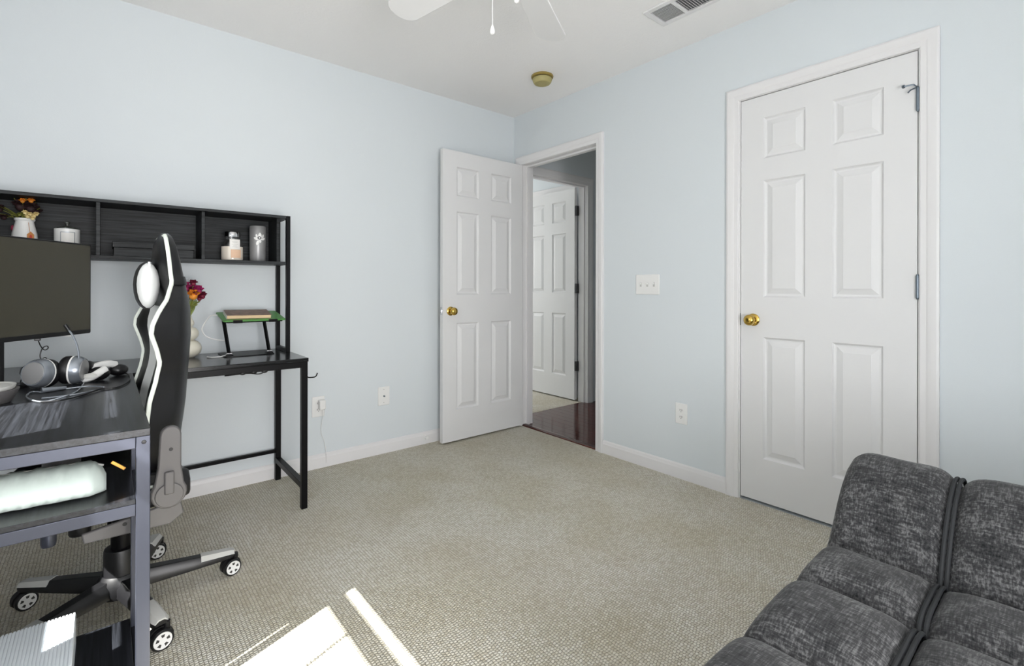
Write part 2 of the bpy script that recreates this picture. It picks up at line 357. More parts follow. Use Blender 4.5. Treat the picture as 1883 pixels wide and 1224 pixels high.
# ------------------------------------------------------------------ six-panel doors (local: width along +x, face at y = 0 looking to -y, thickness to +y)
DW, DH, DT = 0.712, 2.022, 0.035
COLS = [(0.111, 0.300), (0.411, 0.600)]; ROWS = [(0.215, 0.820), (1.020, 1.600), (1.710, 1.912)]
def panel_geo(w_, h_):
    m = MB()
    for sgn, yb in ((1, 0.0), (-1, DT)):
        prof = [(0, 0.0), (0.006, 0.008), (0.010, 0.0105), (0.016, 0.0105), (0.040, 0.002), (0.042, 0.0008)]
        rs = []
        for ins, d in prof:
            y = yb + sgn * d
            rs.append([Vector((ins, y, ins)), Vector((w_ - ins, y, ins)), Vector((w_ - ins, y, h_ - ins)), Vector((ins, y, h_ - ins))])
        m.ring(rs, cap=False); o = len(m.v) - 4; m.f.append((o, o + 1, o + 2, o + 3)); m.m.append(0)
    return m
def make_door(name, label, M, kind='structure', mat=DOORW, w=DW):
    root = thing(name, label, 'door', kind=kind); root.matrix_world = M
    k = w / DW; cols = [(a * k, b * k) for a, b in COLS]
    root.location = M.to_translation(); root.rotation_euler = M.to_euler()
    m = MB(); xs = [0, cols[0][0], cols[0][1], cols[1][0], cols[1][1], w]; zs = [0] + [z for r in ROWS for z in r] + [DH]
    for x0, x1 in ((xs[0], xs[1]), (xs[2], xs[3]), (xs[4], xs[5])): m.bx(x0, x1, 0, DT, 0, DH)
    for x0, x1 in (cols[0], cols[1]):
        for z0, z1 in ((zs[0], zs[1]), (zs[2], zs[3]), (zs[4], zs[5]), (zs[6], zs[7])): m.bx(x0, x1, 0, DT, z0, z1)
    s = m.build('slab', mat, smooth=False); s.parent = root
    cache = {}
    for x0, x1 in cols:
        for z0, z1 in ROWS:
            key = round(z1 - z0, 3)
            if key not in cache: cache[key] = o = panel_geo(x1 - x0, z1 - z0).build('panel', mat, ang=6)
            else: o = cache[key].copy(); COL.objects.link(o)
            o.parent = root; o.location = (x0, 0, z0)
    return root
def knob(root, x, z, side=-1):
    y = 0 if side < 0 else DT
    Mx = rot((0, side, 0))
    o = MB().lathe([(0.031, 0), (0.031, 0.003), (0.027, 0.007), (0.013, 0.009), (0.0115, 0.026), (0.014, 0.030), (0.022, 0.034), (0.027, 0.042), (0.0265, 0.052), (0.020, 0.060), (0.010, 0.063), (0.0, 0.063)], (x, y, z), 28, Mx).build('knob', BRASS)
    o.parent = root; o['label'] = 'brass door knob'; return o
def hinge(root, x, y, z, mat=HINGE, h=0.089, r=0.0065):
    m = MB().lathe([(r, -h / 2), (r, h / 2)], (x, y, z), 12).lathe([(r * .9, h / 2), (r * .5, h / 2 + .006)], (x, y, z), 12).lathe([(r * .5, -h / 2 - .006), (r * .9, -h / 2)], (x, y, z), 12)
    o = m.build('hinge', mat); o.parent = root; return o
# entry door: hinge at the doorway, swung 90 degrees to stand in front of the desk wall
d1 = make_door('door_1', 'white six-panel entry door standing open against the desk wall', Matrix.Translation((-0.735, -0.118, 0.012)), w=0.722)
knob(d1, 0.062, 0.905)
knob(d1, 0.062, 0.905, 1)
o = MB().bx(-.0015, 0, .006, .029, .878, .932).bx(-.008, 0, .011, .024, .894, .916).build('latch_plate', CHROME, bevel=.001); o.parent = d1
# closet door
d2 = make_door('door_2', 'white six-panel closet door closed behind the grey futon', Matrix.Translation((0.002, CL[1] - .003, 0.014)) @ Matrix.Rotation(-pi / 2, 4, 'Z'), w=0.708)
knob(d2, 0.062, 0.905)
o = MB().bx(-.003, .0005, -.002, .004, .875, .935).build('strike_plate', CHROME); o.parent = d2
for z, mt in ((1.825, HINGE), (1.070, HINGE), (0.30, OHINGE)): hinge(d2, 0.710, -0.007, z, mt)
o = MB().tube([(0.708, -.009, 1.874), (0.700, -.028, 1.880), (0.672, -.034, 1.880)], .003, 6).lathe([(.007, 0), (.007, .006)], (0.672, -.034, 1.880), 10, rot((-.6, .2, 0))).tube([(0.705, -.010, 1.872), (0.690, -.024, 1.862), (0.680, -.012, 1.858)], .003, 6).build('hinge_stop', HINGE); o.parent = d2

# ------------------------------------------------------------------ hall and the room beyond the doorway
HY = 0.075
box('hall_underfloor', SLOT, 0.0, 1.5, -2.0, HY + .06, -.05, -.004).name = 'floor_hall'
fh = bpy.data.objects['floor_hall']; tag(fh, 'dark cherry plank floor of the hall beyond the entry doorway', 'floor', kind='structure')
pm = MB().bx(.0008, .0772, 0, 1, -.004, .002).build('plank', PLANK)
k = 0
for i in range(18):
    x0 = 0.05 + i * .078; y0 = -2.0 + random.uniform(-.6, 0)
    while y0 < HY + .05:
        L = random.uniform(.55, .95); ya = max(y0, -2.0); yb = min(y0 + L, HY + .05)
        if yb - ya > .02:
            o = pm if k == 0 else pm.copy()
            if k: COL.objects.link(o)
            k += 1; o.location = (x0, ya, 0); o.scale = (1, yb - ya - .0012, 1); o.parent = fh
        y0 += L
th = MB().prism([(0, 0), (0, .006), (.012, .011), (.038, .011), (.050, .003), (.050, 0)], EN[1] - EN[0] - .0, (0.0, EN[1], 0), Matrix(((1, 0, 0, 0), (0, 0, -1, 0), (0, 1, 0, 0), (0, 0, 0, 1)))).build('trim_threshold', PLANK)
th.name = 'trim_3'; tag(th, 'dark cherry wood threshold strip in the entry doorway', 'threshold', kind='structure')
# wall at the end of the hall with another doorway
HX0, HX1 = 0.19, 0.965
m = MB().bx(T, HX0 - g, HY, HY + T, 0, H).bx(HX1 + g, 1.6, HY, HY + T, 0, H).bx(HX0 - g, HX1 + g, HY, HY + T, OT + g, H)
tag(m.build('wall_hall', WALL, smooth=False), 'blue hall wall above the second doorway', 'wall', kind='structure')
loops = []
for u, h in CPROF:
    u *= 1.15; loops.append([Vector((HX0 - u, HY - h, 0)), Vector((HX0 - u, HY - h, OT + u)), Vector((HX1 + u, HY - h, OT + u)), Vector((HX1 + u, HY - h, 0))])
t4 = MB().ring(loops, closed_u=False, closed_v=True).build('trim_4', TRIM, ang=20); tag(t4, 'white casing of the second doorway seen across the hall', 'door casing', kind='structure')
m = MB().bx(HX0 - .012, HX0, HY, HY + T, 0, OT + .012).bx(HX1, HX1 + .012, HY, HY + T, 0, OT + .012).bx(HX0, HX1, HY, HY + T, OT, OT + .012)
m.bx(HX1 - .012, HX1, HY + .03, HY + .06, 0, OT).bx(HX0, HX0 + .012, HY + .03, HY + .06, 0, OT).bx(HX0 + .012, HX1 - .012, HY + .03, HY + .06, OT - .012, OT)
m.build('jamb', TRIM, t4, smooth=False)
box('wall_hall_side', WALL, 1.5, 1.6, -2.0, HY, 0, H); tag(bpy.data.objects['wall_hall_side'], 'pale blue wall on the far side of the hall', 'wall', kind='structure')
box('wall_hall_end', WALL, T, 1.6, -2.1, -2.0, 0, H); tag(bpy.data.objects['wall_hall_end'], 'pale blue wall closing the hall', 'wall', kind='structure')
fo = box('floor_next_room', CARPET, T - 1.5, 1.3, HY + .055, 3.2, -.05, .001); tag(fo, 'beige carpet of the room beyond the hall', 'floor', kind='structure')
tag(box('wall_next_room', WALL, 1.06, 1.12, HY + T, 3.2, 0, H), 'pale blue wall behind the second open door', 'wall', kind='structure')
tag(box('wall_next_back', WALL, T - 1.5, 1.12, 3.2, 3.3, 0, H), 'pale blue far wall of the room beyond the hall', 'wall', kind='structure')
tag(box('wall_next_side', WALL, -1.5, -1.4, HY + T, 3.2, 0, H), 'pale blue side wall of the room beyond the hall', 'wall', kind='structure')
t5 = MB()
for u0, u1, h in ((0, .062, .016),):
    t5.bx(1.06 - h, 1.06, .30, 1.25, 2.055, 2.055 + u1).bx(1.06 - h, 1.06, .30, .30 + u1, 0, 2.055).bx(1.06 - h, 1.06, 1.25, 1.25 + u1, 0, 2.055 + u1)
tag(t5.build('trim_5', TRIM, bevel=.004), 'white trim behind the second open door', 'door casing', kind='structure')
d3 = make_door('door_3', 'white six-panel door standing open across the hall', Matrix.Translation((0.925, HY + T + .012 + .722, 0.014)) @ Matrix.Rotation(-pi / 2, 4, 'Z'), w=0.722)
for z in (1.805, 1.063, 0.322):
    m = MB().lathe([(.0065, -.045), (.0065, .045)], (0.730, 0.035, z), 10).bx(.712, .730, .002, .0345, z - .045, z + .045).bx(.7315, .745, .002, .036, z - .045, z + .045)
    o = m.build('hinge', DHINGE); o.parent = d3

# ------------------------------------------------------------------ wall plates, ceiling fixtures
def plate_x(name, y, z, w_, h_, label, cat, wall='B'):
    """cover plate on the right wall (B, faces -x) or on the left wall (A, faces -y); returns root and a local->world matrix"""
    if wall == 'B': M = Matrix.Translation((0, y, z)) @ Matrix.Rotation(-pi / 2, 4, 'Z')
    else: M = Matrix.Translation((y, 0, z))
    root = thing(name, label, cat); root.location = M.to_translation(); root.rotation_euler = M.to_euler()
    o = MB().bx(-w_ / 2, w_ / 2, -.006, 0, -h_ / 2, h_ / 2).build('cover_plate', WPLAS, bevel=.003); o.parent = root
    return root
def child(m, name, mat, root, **k):
    o = m.build(name, mat, **k); o.parent = root; return o
sw = plate_x('light_switch', -1.252, 1.100, .164, .120, 'white triple light switch plate beside the closet door', 'light switch')
for dx in (-.046, 0, .046):
    child(MB().bx(dx - .006, dx + .006, -.0065, -.005, -.013, .013), 'switch_slot', CLIP, sw)
    child(MB().bx(dx - .004, dx + .004, -.017, -.006, -.002, .011), 'toggle', WPLAS, sw, bevel=.001)
def receptacle(root):
    for dz in (-.019, .019):
        o = child(MB().prism([(.017 * cos(2 * pi * k / 16), .0135 * sin(2 * pi * k / 16)) for k in range(16)], .002, (0, -.008, dz), Matrix.Rotation(-pi / 2, 4, 'X')), 'receptacle', WPLAS, root)
        for dx, dd in ((-.006, .004), (.006, .0035)):
            s = MB().bx(dx - .0012, dx + .0012, -.0085, -.0078, dz + .001 - dd, dz + .005 + dd / 2).build('slot', SLOT); s.parent = o
        s = MB().bx(-.0018, .0018, -.0085, -.0078, dz - .0095, dz - .006).build('slot', SLOT); s.parent = o
oB = plate_x('wall_outlet', -1.478, .367, .074, .116, 'white double outlet low on the wall between the doors', 'outlet'); receptacle(oB)
oA = plate_x('wall_outlet', -1.530, .367, .074, .122, 'white outlet with a plugged-in charger beside the desk leg', 'outlet', 'A'); receptacle(oA)
ch = thing('phone_charger', 'small white plug-in charger block in the outlet beside the desk', 'charger', (-1.515, -.0085, .380))
MB().bx(-1.534, -1.497, -.042, -.0095, .352, .408).build('body', WPLAS, ch, .005)
MB().tube(spline([(-1.515, -.03, .352), (-1.513, -.03, .30), (-1.520, -.022, .22), (-1.498, -.02, .15), (-1.490, -.022, .09), (-1.487, -.024, .03)], 5), .0012, 6).build('cord', WPLAS, ch)
cx_ = plate_x('cable_outlet', -1.112, .372, .080, .120, 'white cable socket plate on the wall left of the open door', 'cable plate', 'A')
child(MB().lathe([(.005, 0), (.005, .010), (.002, .010), (.002, .012)], (0, -.006, 0), 12, rot((0, -1, 0))), 'coax_socket', HINGE, cx_)
for dz in (-.042, .042): child(MB().lathe([(.003, 0), (.0025, .0015)], (0, -.006, dz), 8, rot((0, -1, 0))), 'screw', CLIP, cx_)
ds = thing('door_bumper', 'small round white door stop on the baseboard behind the open door', 'door stop', (-.81, -.013, .045))
MB().lathe([(.013, 0), (.013, .004), (.007, .006), (.007, .016), (.012, .018), (.012, .026), (.008, .028)], (-.81, -.013, .045), 16, rot((0, -1, 0))).build('bumper', WPLAS, ds)

sm = thing('smoke_detector', 'yellowed round smoke detector on the ceiling near the corner', 'smoke detector', (-.355, -.700, H))
MB().lathe([(.0, 0), (.069, 0), (.071, -.004), (.070, -.012), (.060, -.014)], (-.355, -.700, H), 36).build('base_ring', AGED2, sm)
MB().lathe([(.056, -.014), (.056, -.020)], (-.355, -.700, H), 36).build('vent_gap', SLOT, sm)
MB().lathe([(.062, -.020), (.063, -.024), (.058, -.040), (.050, -.050), (.030, -.053), (.028, -.051), (.012, -.051), (.0, -.052)], (-.355, -.700, H), 36).build('cover', AGED, sm)

# ceiling register
VX0, VX1, VY0, VY1 = -.475, -.292, -1.90, -1.545
ve = thing('ceiling_vent', 'white louvred air vent in the ceiling above the door wall', 'vent', ((VX0 + VX1) / 2, (VY0 + VY1) / 2, H))
m = MB()
def ringframe(m, x0, x1, y0, y1, b, z0, z1):
    m.bx(x0, x1, y0, y0 + b, z0, z1).bx(x0, x1, y1 - b, y1, z0, z1).bx(x0, x0 + b, y0 + b, y1 - b, z0, z1).bx(x1 - b, x1, y0 + b, y1 - b, z0, z1)
ringframe(m, VX0, VX1, VY0, VY1, .026, H - .010, H); m.bx(VX0 + .026, VX1 - .026, -1.700, -1.682, H - .010, H)
m.build('vent_frame', TRIM, ve, bevel=.002)
box('duct', DUCT, VX0 + .02, VX1 - .02, VY0 + .02, VY1 - .02, H - .0012, H - .0004, ve)
v0 = MB().bx(-.0055, .0055, 0, .105, -.0006, .0006).build('louvre', TRIM); first = True
for k in range(12):
    o = v0 if first else v0.copy()
    if not first: COL.objects.link(o)
    first = False; o.location = (VX0 + .034 + k * .0105, -1.680, H - .006); o.rotation_euler = (0, radians(-52), 0); attach(o, ve)
v1 = MB().bx(0, .131, -.006, .006, -.0006, .0006).build('louvre', TRIM); first = True
for k in range(13):
    o = v1 if first else v1.copy()
    if not first: COL.objects.link(o)
    first = False; o.location = (VX0 + .026, -1.712 - k * .0125, H - .006); o.rotation_euler = (radians(48), 0, 0); attach(o, ve)

# ceiling fan
FX, FY, FZ = -1.503, -1.768, 2.15
fan = thing('ceiling_fan', 'white five-blade ceiling fan with pull chains', 'ceiling fan', (FX, FY, H))
MB().lathe([(.0, 0), (.068, 0), (.070, -.02), (.045, -.06), (.016, -.066), (.016, -.15), (.0, -.15)], (FX, FY, H), 28).build('canopy', WPLAS, fan)
MB().lathe([(0, .165), (.05, .165), (.105, .13), (.118, .09), (.118, .04), (.10, .015), (.085, .0), (.06, -.02), (.055, -.075), (.03, -.09), (0, -.09)], (FX, FY, FZ), 36).build('motor_housing', WPLAS, fan)
bpoly = []
for k in range(9): a = -pi / 2 + pi * k / 8; bpoly.append((.515 + .055 * cos(a), .066 * sin(a)))
bpoly += [(.51, .066), (.20, .052), (.17, .035), (.17, -.035), (.20, -.052), (.51, -.066)]
b0 = MB().prism(bpoly, .006, (0, 0, -.003)).build('blade', BLADE, bevel=.0015); i0 = MB().bx(.085, .20, -.018, .018, -.008, -.003).bx(.16, .235, -.035, .035, -.006, -.003).build('blade_iron', WPLAS)
for k in range(5):
    A_ = radians(31.8 + 72 * k); Mb = Matrix.Translation((FX, FY, FZ)) @ Matrix.Rotation(A_, 4, 'Z') @ Matrix.Rotation(radians(10), 4, 'X')
    bb_ = b0 if k == 0 else b0.copy(); ii = i0 if k == 0 else i0.copy()
    if k: COL.objects.link(bb_); COL.objects.link(ii)
    for o in (bb_, ii): o.location = Mb.to_translation(); o.rotation_euler = Mb.to_euler()
    attach(bb_, fan); attach(ii, bb_)
for (x, y, zb) in ((-1.558, -1.735, 1.886), (-1.545, -1.838, 1.945)):
    pc = MB().tube([(x, y, 2.07), (x, y, zb + .03)], .0012, 6).build('pull_chain', WPLAS, fan)
    MB().lathe([(0, 0), (.006, .003), (.0082, .010), (.0065, .020), (.002, .032), (0, .033)], (x, y, zb), 14).build('pull_drop', WPLAS, pc)

# ------------------------------------------------------------------ black L-shaped desk with hutch
DZ = 0.734; DX1 = -1.745; DXI = -2.423; DY0 = -0.515; DYE = -1.50; DXL = -2.905
desk = thing('corner_desk', 'black L-shaped computer desk with a shelf hutch against the wall', 'desk', (-2.6, -.4, 0))
box('tabletop', WOODG, DXL, DX1, DY0, -.018, DZ - .018, DZ, desk, .0015)
box('tabletop', WOODY, DXL, DXI, DYE, DY0 - .001, DZ - .018, DZ, desk, .0015)
lg = .028
def post(x, y, z0, z1, name='leg', par=desk, s=lg, mat=STEEL): return box(name, mat, x, x + s, y, y + s, z0, z1, par, .0015)
for x, y in ((DX1 - lg - .003, DY0 + .003), (DX1 - lg - .003, -.046), (DXL + .003, -.046)): post(x, y, 0, DZ - .018)
for x in (DXI - lg, DXL + .003): post(x, DYE + .002, 0, DZ - .018, mat=GSTEEL)
for x in (DXI - lg, DXL + .003): post(x, -1.19 - lg, 0, DZ - .018, mat=GSTEEL)
zr = (DZ - .046, DZ - .018)
box('rail', STEEL, DXI + .001, DX1 - lg - .003, DY0 + .003, DY0 + .003 + lg, *zr, desk, .0015)
box('rail', STEEL, DXL + .003 + lg, DX1 - lg - .003, -.046, -.046 + lg, *zr, desk, .0015)
box('rail', STEEL, DX1 - lg - .003, DX1 - .003, DY0 + .003 + lg, -.046, *zr, desk, .0015)
box('rail', STEEL, DX1 - lg - .003, DX1 - .003, DY0 + .003 + lg, -.046, .098, .126, desk, .0015)
box('rail', STEEL, DXL + .003 + lg, DX1 - lg - .003, -.046, -.046 + .018, .155, .173, desk, .0015)
box('rail', GSTEEL, DXL + .003 + lg, DXI - lg, DYE + .002, DYE + .002 + lg, *zr, desk, .0015)
box('rail', STEEL, DXI - lg, DXI, DYE + .002 + lg, -1.19 - lg, *zr, desk, .0015)
box('rail', STEEL, DXI - lg, DXI, -1.19, DY0 - .001, *zr, desk, .0015)
box('rail', STEEL, DXL + .003, DXL + .003 + lg, DYE + .002 + lg, -1.19 - lg, *zr, desk, .0015)
for zt, zn in ((.568, 'shelf'), (.122, 'shelf')):
    box(zn, WOODY, DXL + .042, DXI - lg - .0005, DYE + .002, -1.19, zt - .012, zt, desk, .001)
    box('rail', GSTEEL, DXL + .003 + lg, DXI - lg, DYE + .002, DYE + .002 + lg, zt - .041, zt - .0125, desk, .0015)
    box('rail', STEEL, DXI - lg, DXI, DYE + .002 + lg + .0005, -1.19 - lg, zt - .041, zt - .012, desk, .0015)
    box('rail', STEEL, DXL + .003 + lg, DXI - lg, -1.19 - lg, -1.19, zt - .041, zt - .0125, desk, .0015)
for x in (DXI - lg * .45,):
    MB().lathe([(.005, 0), (.004, .001), (0, .0012)], (x, DYE + .002, DZ - .033), 12, rot((0, -1, 0))).build('bolt', BPLAS, desk)
MB().tube(spline([(-2.10, -.50, DZ - .05), (-2.0, -.46, DZ - .055), (-1.92, -.35, DZ - .08), (-1.80, -.06, DZ - .09)], 6), .003, 6).build('cable', BPLAS, desk)
for x in (-2.03, -1.985, -1.94): MB().ball((x, DY0 + .008, DZ - .046), .014, .008, .008, 10).build('cable_clip', BPLAS, desk)
MB().tube(spline([(DX1 - .004, DY0 + .01, .655), (DX1 - .003, DY0 + .008, .640), (DX1 + .012, DY0 + .006, .636), (DX1 + .034, DY0 + .004, .638), (DX1 + .043, DY0 + .004, .655)], 5), .0028, 8).build('side_hook', STEEL, desk)
# hutch
HZ0, HZ1, HD = 1.213, 1.456, -.232; ps = .020
def hutch_side(x):
    q = MB()
    for y in (HD, -.040): q.bx(x, x + ps, y, y + ps, DZ, HZ1)
    q.bx(x, x + ps, HD + ps, -.040, DZ, DZ + ps).bx(x, x + ps, HD + ps, -.040, HZ1 - .012, HZ1 - .001).bx(x, x + ps, HD + ps, -.040, HZ0 - .014, HZ0 - .001)
    return q.build('hutch_frame', STEEL, desk, .001)
hutch = hutch_side(-1.772); hutch_side(DXL + .004)
box('top_board', WOODX, DXL + .024, -1.773, HD + .001, -.020, HZ1 - .014, HZ1, hutch, .001)
box('shelf_board', WOODX, DXL + .024, -1.773, HD + .001, -.020, HZ0 - .014, HZ0, hutch, .001)
for x in (-2.531, -2.146): box('divider', WOODX, x - .007, x + .007, HD + .006, -.034, HZ0, HZ1 - .014, hutch, .001)
for x in (-1.806, -2.915 + .037): box('side_panel', WOODX, x - .007, x + .007, -.205, -.034, HZ0, HZ1 - .014, hutch, .001)
for x0, x1 in ((-2.871, -2.538), (-2.538, -2.146), (-2.146, -1.799)): box('back_panel', WOODX, x0 + .0005, x1 - .0005, -.034, -.022, HZ0, HZ1 - .014, hutch)
for z in (1.235, 1.395):
    MB().lathe([(.003, 0), (.002, .001)], (-2.1531, -.17, z), 8, rot((-1, 0, 0))).build('screw', CHROME, hutch)

# ------------------------------------------------------------------ monitor
MC = Vector((-2.55, -.454, 0)); md = Vector((-.6, -.8, 0)); mn = Vector((.8, -.6, 0)); MW, MZ0, MZ1 = .61, .897, 1.242
Mm = Matrix(((-md.x, -mn.x, 0, MC.x), (-md.y, -mn.y, 0, MC.y), (0, 0, 1, 0), (0, 0, 0, 1)))   # local x: towards the far edge, local -y: out of the screen
mon = thing('computer_monitor', 'black widescreen computer monitor on the desk corner', 'monitor', tuple(MC + md * .30) [:2] + (DZ,))
def rr(x0, x1, z0, z1, r, n=5):
    P = []
    for cx, cz, a0 in ((x1 - r, z0 + r, -pi / 2), (x1 - r, z1 - r, 0), (x0 + r, z1 - r, pi / 2), (x0 + r, z0 + r, pi)):
        for k in range(n + 1): a = a0 + pi / 2 * k / n; P.append((cx + r * cos(a), cz + r * sin(a)))
    return P
XZ = Matrix(((1, 0, 0, 0), (0, 0, 1, 0), (0, 1, 0, 0), (0, 0, 0, 1)))
MB().prism(rr(-MW, 0, MZ0, MZ1, .006), .022, M=Mm @ XZ, o=(0, 0, 0)).build('housing', BPLAS, mon, .002)
MB().prism(rr(-MW + .006, -.006, MZ0 + .016, MZ1 - .006, .003), .0015, M=Mm @ Matrix.Translation((0, -.0012, 0)) @ XZ).build('screen', SCREEN, mon)
MB().prism(rr(-.40, -.20, MZ0 + .06, MZ1 - .06, .03), .03, M=Mm @ Matrix.Translation((0, .022, 0)) @ XZ).build('rear_cover', BPLAS, mon, .004)
MB().bx(-.338, -.308, .03, .055, DZ + .01, 1.05, Mm).build('stand_post', BPLAS, mon, .004)
MB().prism(rr(-.44, -.215, .020, .165, .03), .012, M=Mm @ Matrix.Translation((0, 0, DZ))).build('stand_base', BPLAS, mon, .003)
MB().bx(-.10, -.085, -.001, .02, MZ0 - .004, MZ0, Mm).build('power_led', WPLAS, mon)
cw = [(-2.692, -.555, .893), (-2.684, -.555, .865), (-2.674, -.553, .850), (-2.665, -.550, .855), (-2.668, -.547, .863), (-2.679, -.549, .857), (-2.685, -.555, .835), (-2.683, -.556, .818), (-2.675, -.553, .811), (-2.669, -.550, .815), (-2.673, -.548, .822), (-2.684, -.552, .815), (-2.70, -.56, .808), (-2.72, -.57, .79), (-2.73, -.58, .755), (-2.735, -.57, DZ + .003)]
uc = thing('monitor_cable', 'thin black curly cable hanging below the monitor', 'cable', (-2.735, -.57, DZ))
MB().tube(spline(cw, 6), .0018, 6).build('wire', BPLAS, uc)
MB().bx(-2.70, -2.684, -.562, -.549, .884, .896).build('plug', BPLAS, uc, .002)

# ------------------------------------------------------------------ headsets, cord and dish on the desk
def cup(m, c, ax, prof, n=28):
    return m.lathe(prof, c, n, rot(ax))
hs = thing('gaming_headset', 'silver and black over-ear headset with a raised microphone boom', 'headset', (-2.65, -.70, DZ))
c1 = Vector((-2.675, -.685, DZ + .050)); a1 = Vector((-.62, -.76, .16)).normalized()
def earcup(c, a, par):
    m = MB().lathe([(0, .030), (.030, .030), (.036, .0285), (.0365, .026)], c, 28, rot(a)); e = m.build('ear_cup', GREY, par)
    MB().lathe([(.0365, .026), (.040, .027), (.046, .018), (.049, .004), (.049, 0), (.0, 0)], c, 28, rot(a)).build('cup_shell', SPLAS, e)
    MB().lathe([(.0492, .000), (.0497, -.0025), (.0492, -.005)], c, 28, rot(a)).build('trim_ring', WPLAS, e)
    MB().lathe([(.047, -.005), (.049, -.012), (.048, -.026), (.042, -.033), (.030, -.030), (.028, -.012), (0, -.012)], c, 28, rot(a)).build('ear_pad', LEATHER, e)
    return e
earcup(c1, a1, hs)
c2 = Vector((-2.590, -.665, DZ + .050)); a2 = Vector((.93, -.30, -.05)).normalized()
earcup(c2, a2, hs)
band = spline([c1 + Vector((0, .02, .0)), (-2.715, -.62, DZ + .055), (-2.72, -.53, DZ + .030), (-2.66, -.455, DZ + .018), (-2.58, -.455, DZ + .018), (-2.54, -.53, DZ + .030), (-2.555, -.62, DZ + .055), c2 + Vector((0, .02, 0))], 6)
MB().tube(band, .012, 8, flat=1.6).build('headband', BPLAS, hs)
MB().tube(spline([c2 + Vector((.012, -.02, .02)), (-2.578, -.685, .835), (-2.582, -.682, .868), (-2.594, -.68, .906), (-2.606, -.68, .928)], 6), .003, 8).build('microphone_boom', SPLAS, hs)
MB().tube([(-2.604, -.68, .925), (-2.614, -.68, .945)], .0055, 10).build('microphone', BPLAS, hs)
h2 = thing('white_headset', 'white and black headset lying behind the silver headset', 'headset', (-2.52, -.60, DZ))
MB().tube(spline([(-2.575, -.62, DZ + .018), (-2.555, -.615, DZ + .034), (-2.530, -.60, DZ + .048), (-2.50, -.575, DZ + .052), (-2.475, -.55, DZ + .044)], 6), .009, 8, flat=1.5).build('white_arm', WPLAS, h2)
MB().tube(spline([(-2.570, -.665, DZ + .014), (-2.545, -.668, DZ + .020), (-2.520, -.655, DZ + .034), (-2.505, -.64, DZ + .042)], 6), .008, 8, flat=1.6).build('white_arm', WPLAS, h2)
MB().lathe([(.016, 0), (.0165, .002), (.012, .003), (.0115, .002), (0, .002)], (-2.548, -.682, DZ + .026), 18, rot((-.2, -.9, .35)), sx=1.3, sy=.55).build('oval_badge', CLIP, h2)
Mt = Matrix.Rotation(.35, 4, 'Z')
MB().ball((-2.525, -.63, DZ + .025), .034, .030, .025, 18, Mt).build('ear_pad', LEATHER, h2)
MB().ball((-2.468, -.548, DZ + .022), .032, .028, .022, 18, Mt).build('ear_pad', LEATHER, h2)
zc = DZ + .003
def flatc(P): return [(x, y, zc + .002 * (i % 2)) for i, (x, y) in enumerate(P)]
cordA = [(-2.573, -.66), (-2.565, -.70), (-2.579, -.859), (-2.607, -.947), (-2.641, -.985), (-2.672, -.95), (-2.694, -.856), (-2.688, -.785), (-2.664, -.797)]
cordB = [(-2.470, -.50), (-2.448, -.53), (-2.436, -.602), (-2.444, -.761), (-2.477, -.853), (-2.519, -.865), (-2.564, -.944), (-2.61, -1.001), (-2.652, -.984)]
cordC = [(-2.607, -.775), (-2.547, -.783), (-2.509, -.835), (-2.552, -.903), (-2.609, -.917), (-2.655, -.93)]
hc = thing('headset_cord', 'looped grey headset cord with an inline remote on the desk', 'cord', (-2.6, -.85, DZ))
for P in (cordA, cordB, cordC): MB().tube(spline(flatc(P), 7), .0024, 7).build('cord', BPLAS if P is cordB else SPLAS, hc)
MB().tube([(-2.664, -.797, DZ + .008), (-2.645, -.79, DZ + .008), (-2.607, -.772, DZ + .006)], [.009, .008, .005], 10).build('inline_remote', SPLAS, hc)
dish = thing('lidded_bowl', 'round dark bowl with a pale flat lid at the desk edge', 'bowl', (-2.765, -.90, DZ))
MB().lathe([(0, .0), (.040, .0), (.046, .006), (.060, .034), (.062, .040), (.058, .040), (.052, .036), (0, .036)], (-2.765, -.90, DZ), 36).build('bowl', GPLAS, dish)
MB().lathe([(0, .040), (.055, .040), (.0585, .046), (.0590, .052), (.054, .0525), (.050, .050), (0, .058)], (-2.770, -.895, DZ), 36, Matrix.Rotation(.04, 4, 'X')).build('lid', CLIP, dish)

# ------------------------------------------------------------------ things on the shelves under the desk end
po = thing('pencil_pouch', 'pale mint zip pouch lying on the middle desk shelf', 'pouch', (-2.66, -1.37, .568))
def pouch_ring(t):
    x = -2.505 - .33 * t; wv = .010 * sin(t * 40) * (0.3 + 0.7 * t); wi = .080 * min(1, (t + .01) / .10) ** .45; wi = wi * (1 if t < .92 else max(.25, (1 - t) / .08) ** .5)
    hh = (.074 + .0012 * sin(t * 55)) * min(1, (t + .015) / .09) ** .4
    P = []
    for k in range(22):
        a = 2 * pi * k / 22; cy = cos(a); sz = sin(a)
        y = wi * (abs(cy) ** .75) * (1 if cy > 0 else -1); z = max(0, .5 + .5 * sz) ** 1.15 * hh
        z += .003 * sin(t * 90 + k * 1.3) * (1 if .15 < z / .08 < .9 else 0)
        P.append(Vector((x, -1.375 + .02 * t + y * (1 - .42 * z / .08) + wv * .3, .568 + z)))
    return P
MB().ring([pouch_ring(i / 44) for i in range(45)]).build('pouch_body', MINT, po, ang=60)
MB().tube([(-2.51 - .32 * k / 10, -1.365 + .02 * k / 10, .568 + .0715 + (0 if k else -.014)) for k in range(11)], .0035, 6, flat=.6).build('zip', CLIP, po)
MB().bx(-.004, .004, -.0015, .0015, -.036, .0, Matrix.Translation((-2.495, -1.372, .632)) @ Matrix.Rotation(radians(-48), 4, 'Y')).build('zip_pull', GOLD, po, .001)
wb = thing('white_box', 'flat white ridged box on the bottom desk shelf', 'box', (-2.72, -1.36, .122))
box('box_body', BOXW, -2.868, -2.566, -1.468, -1.225, .122, .205, wb, .003)
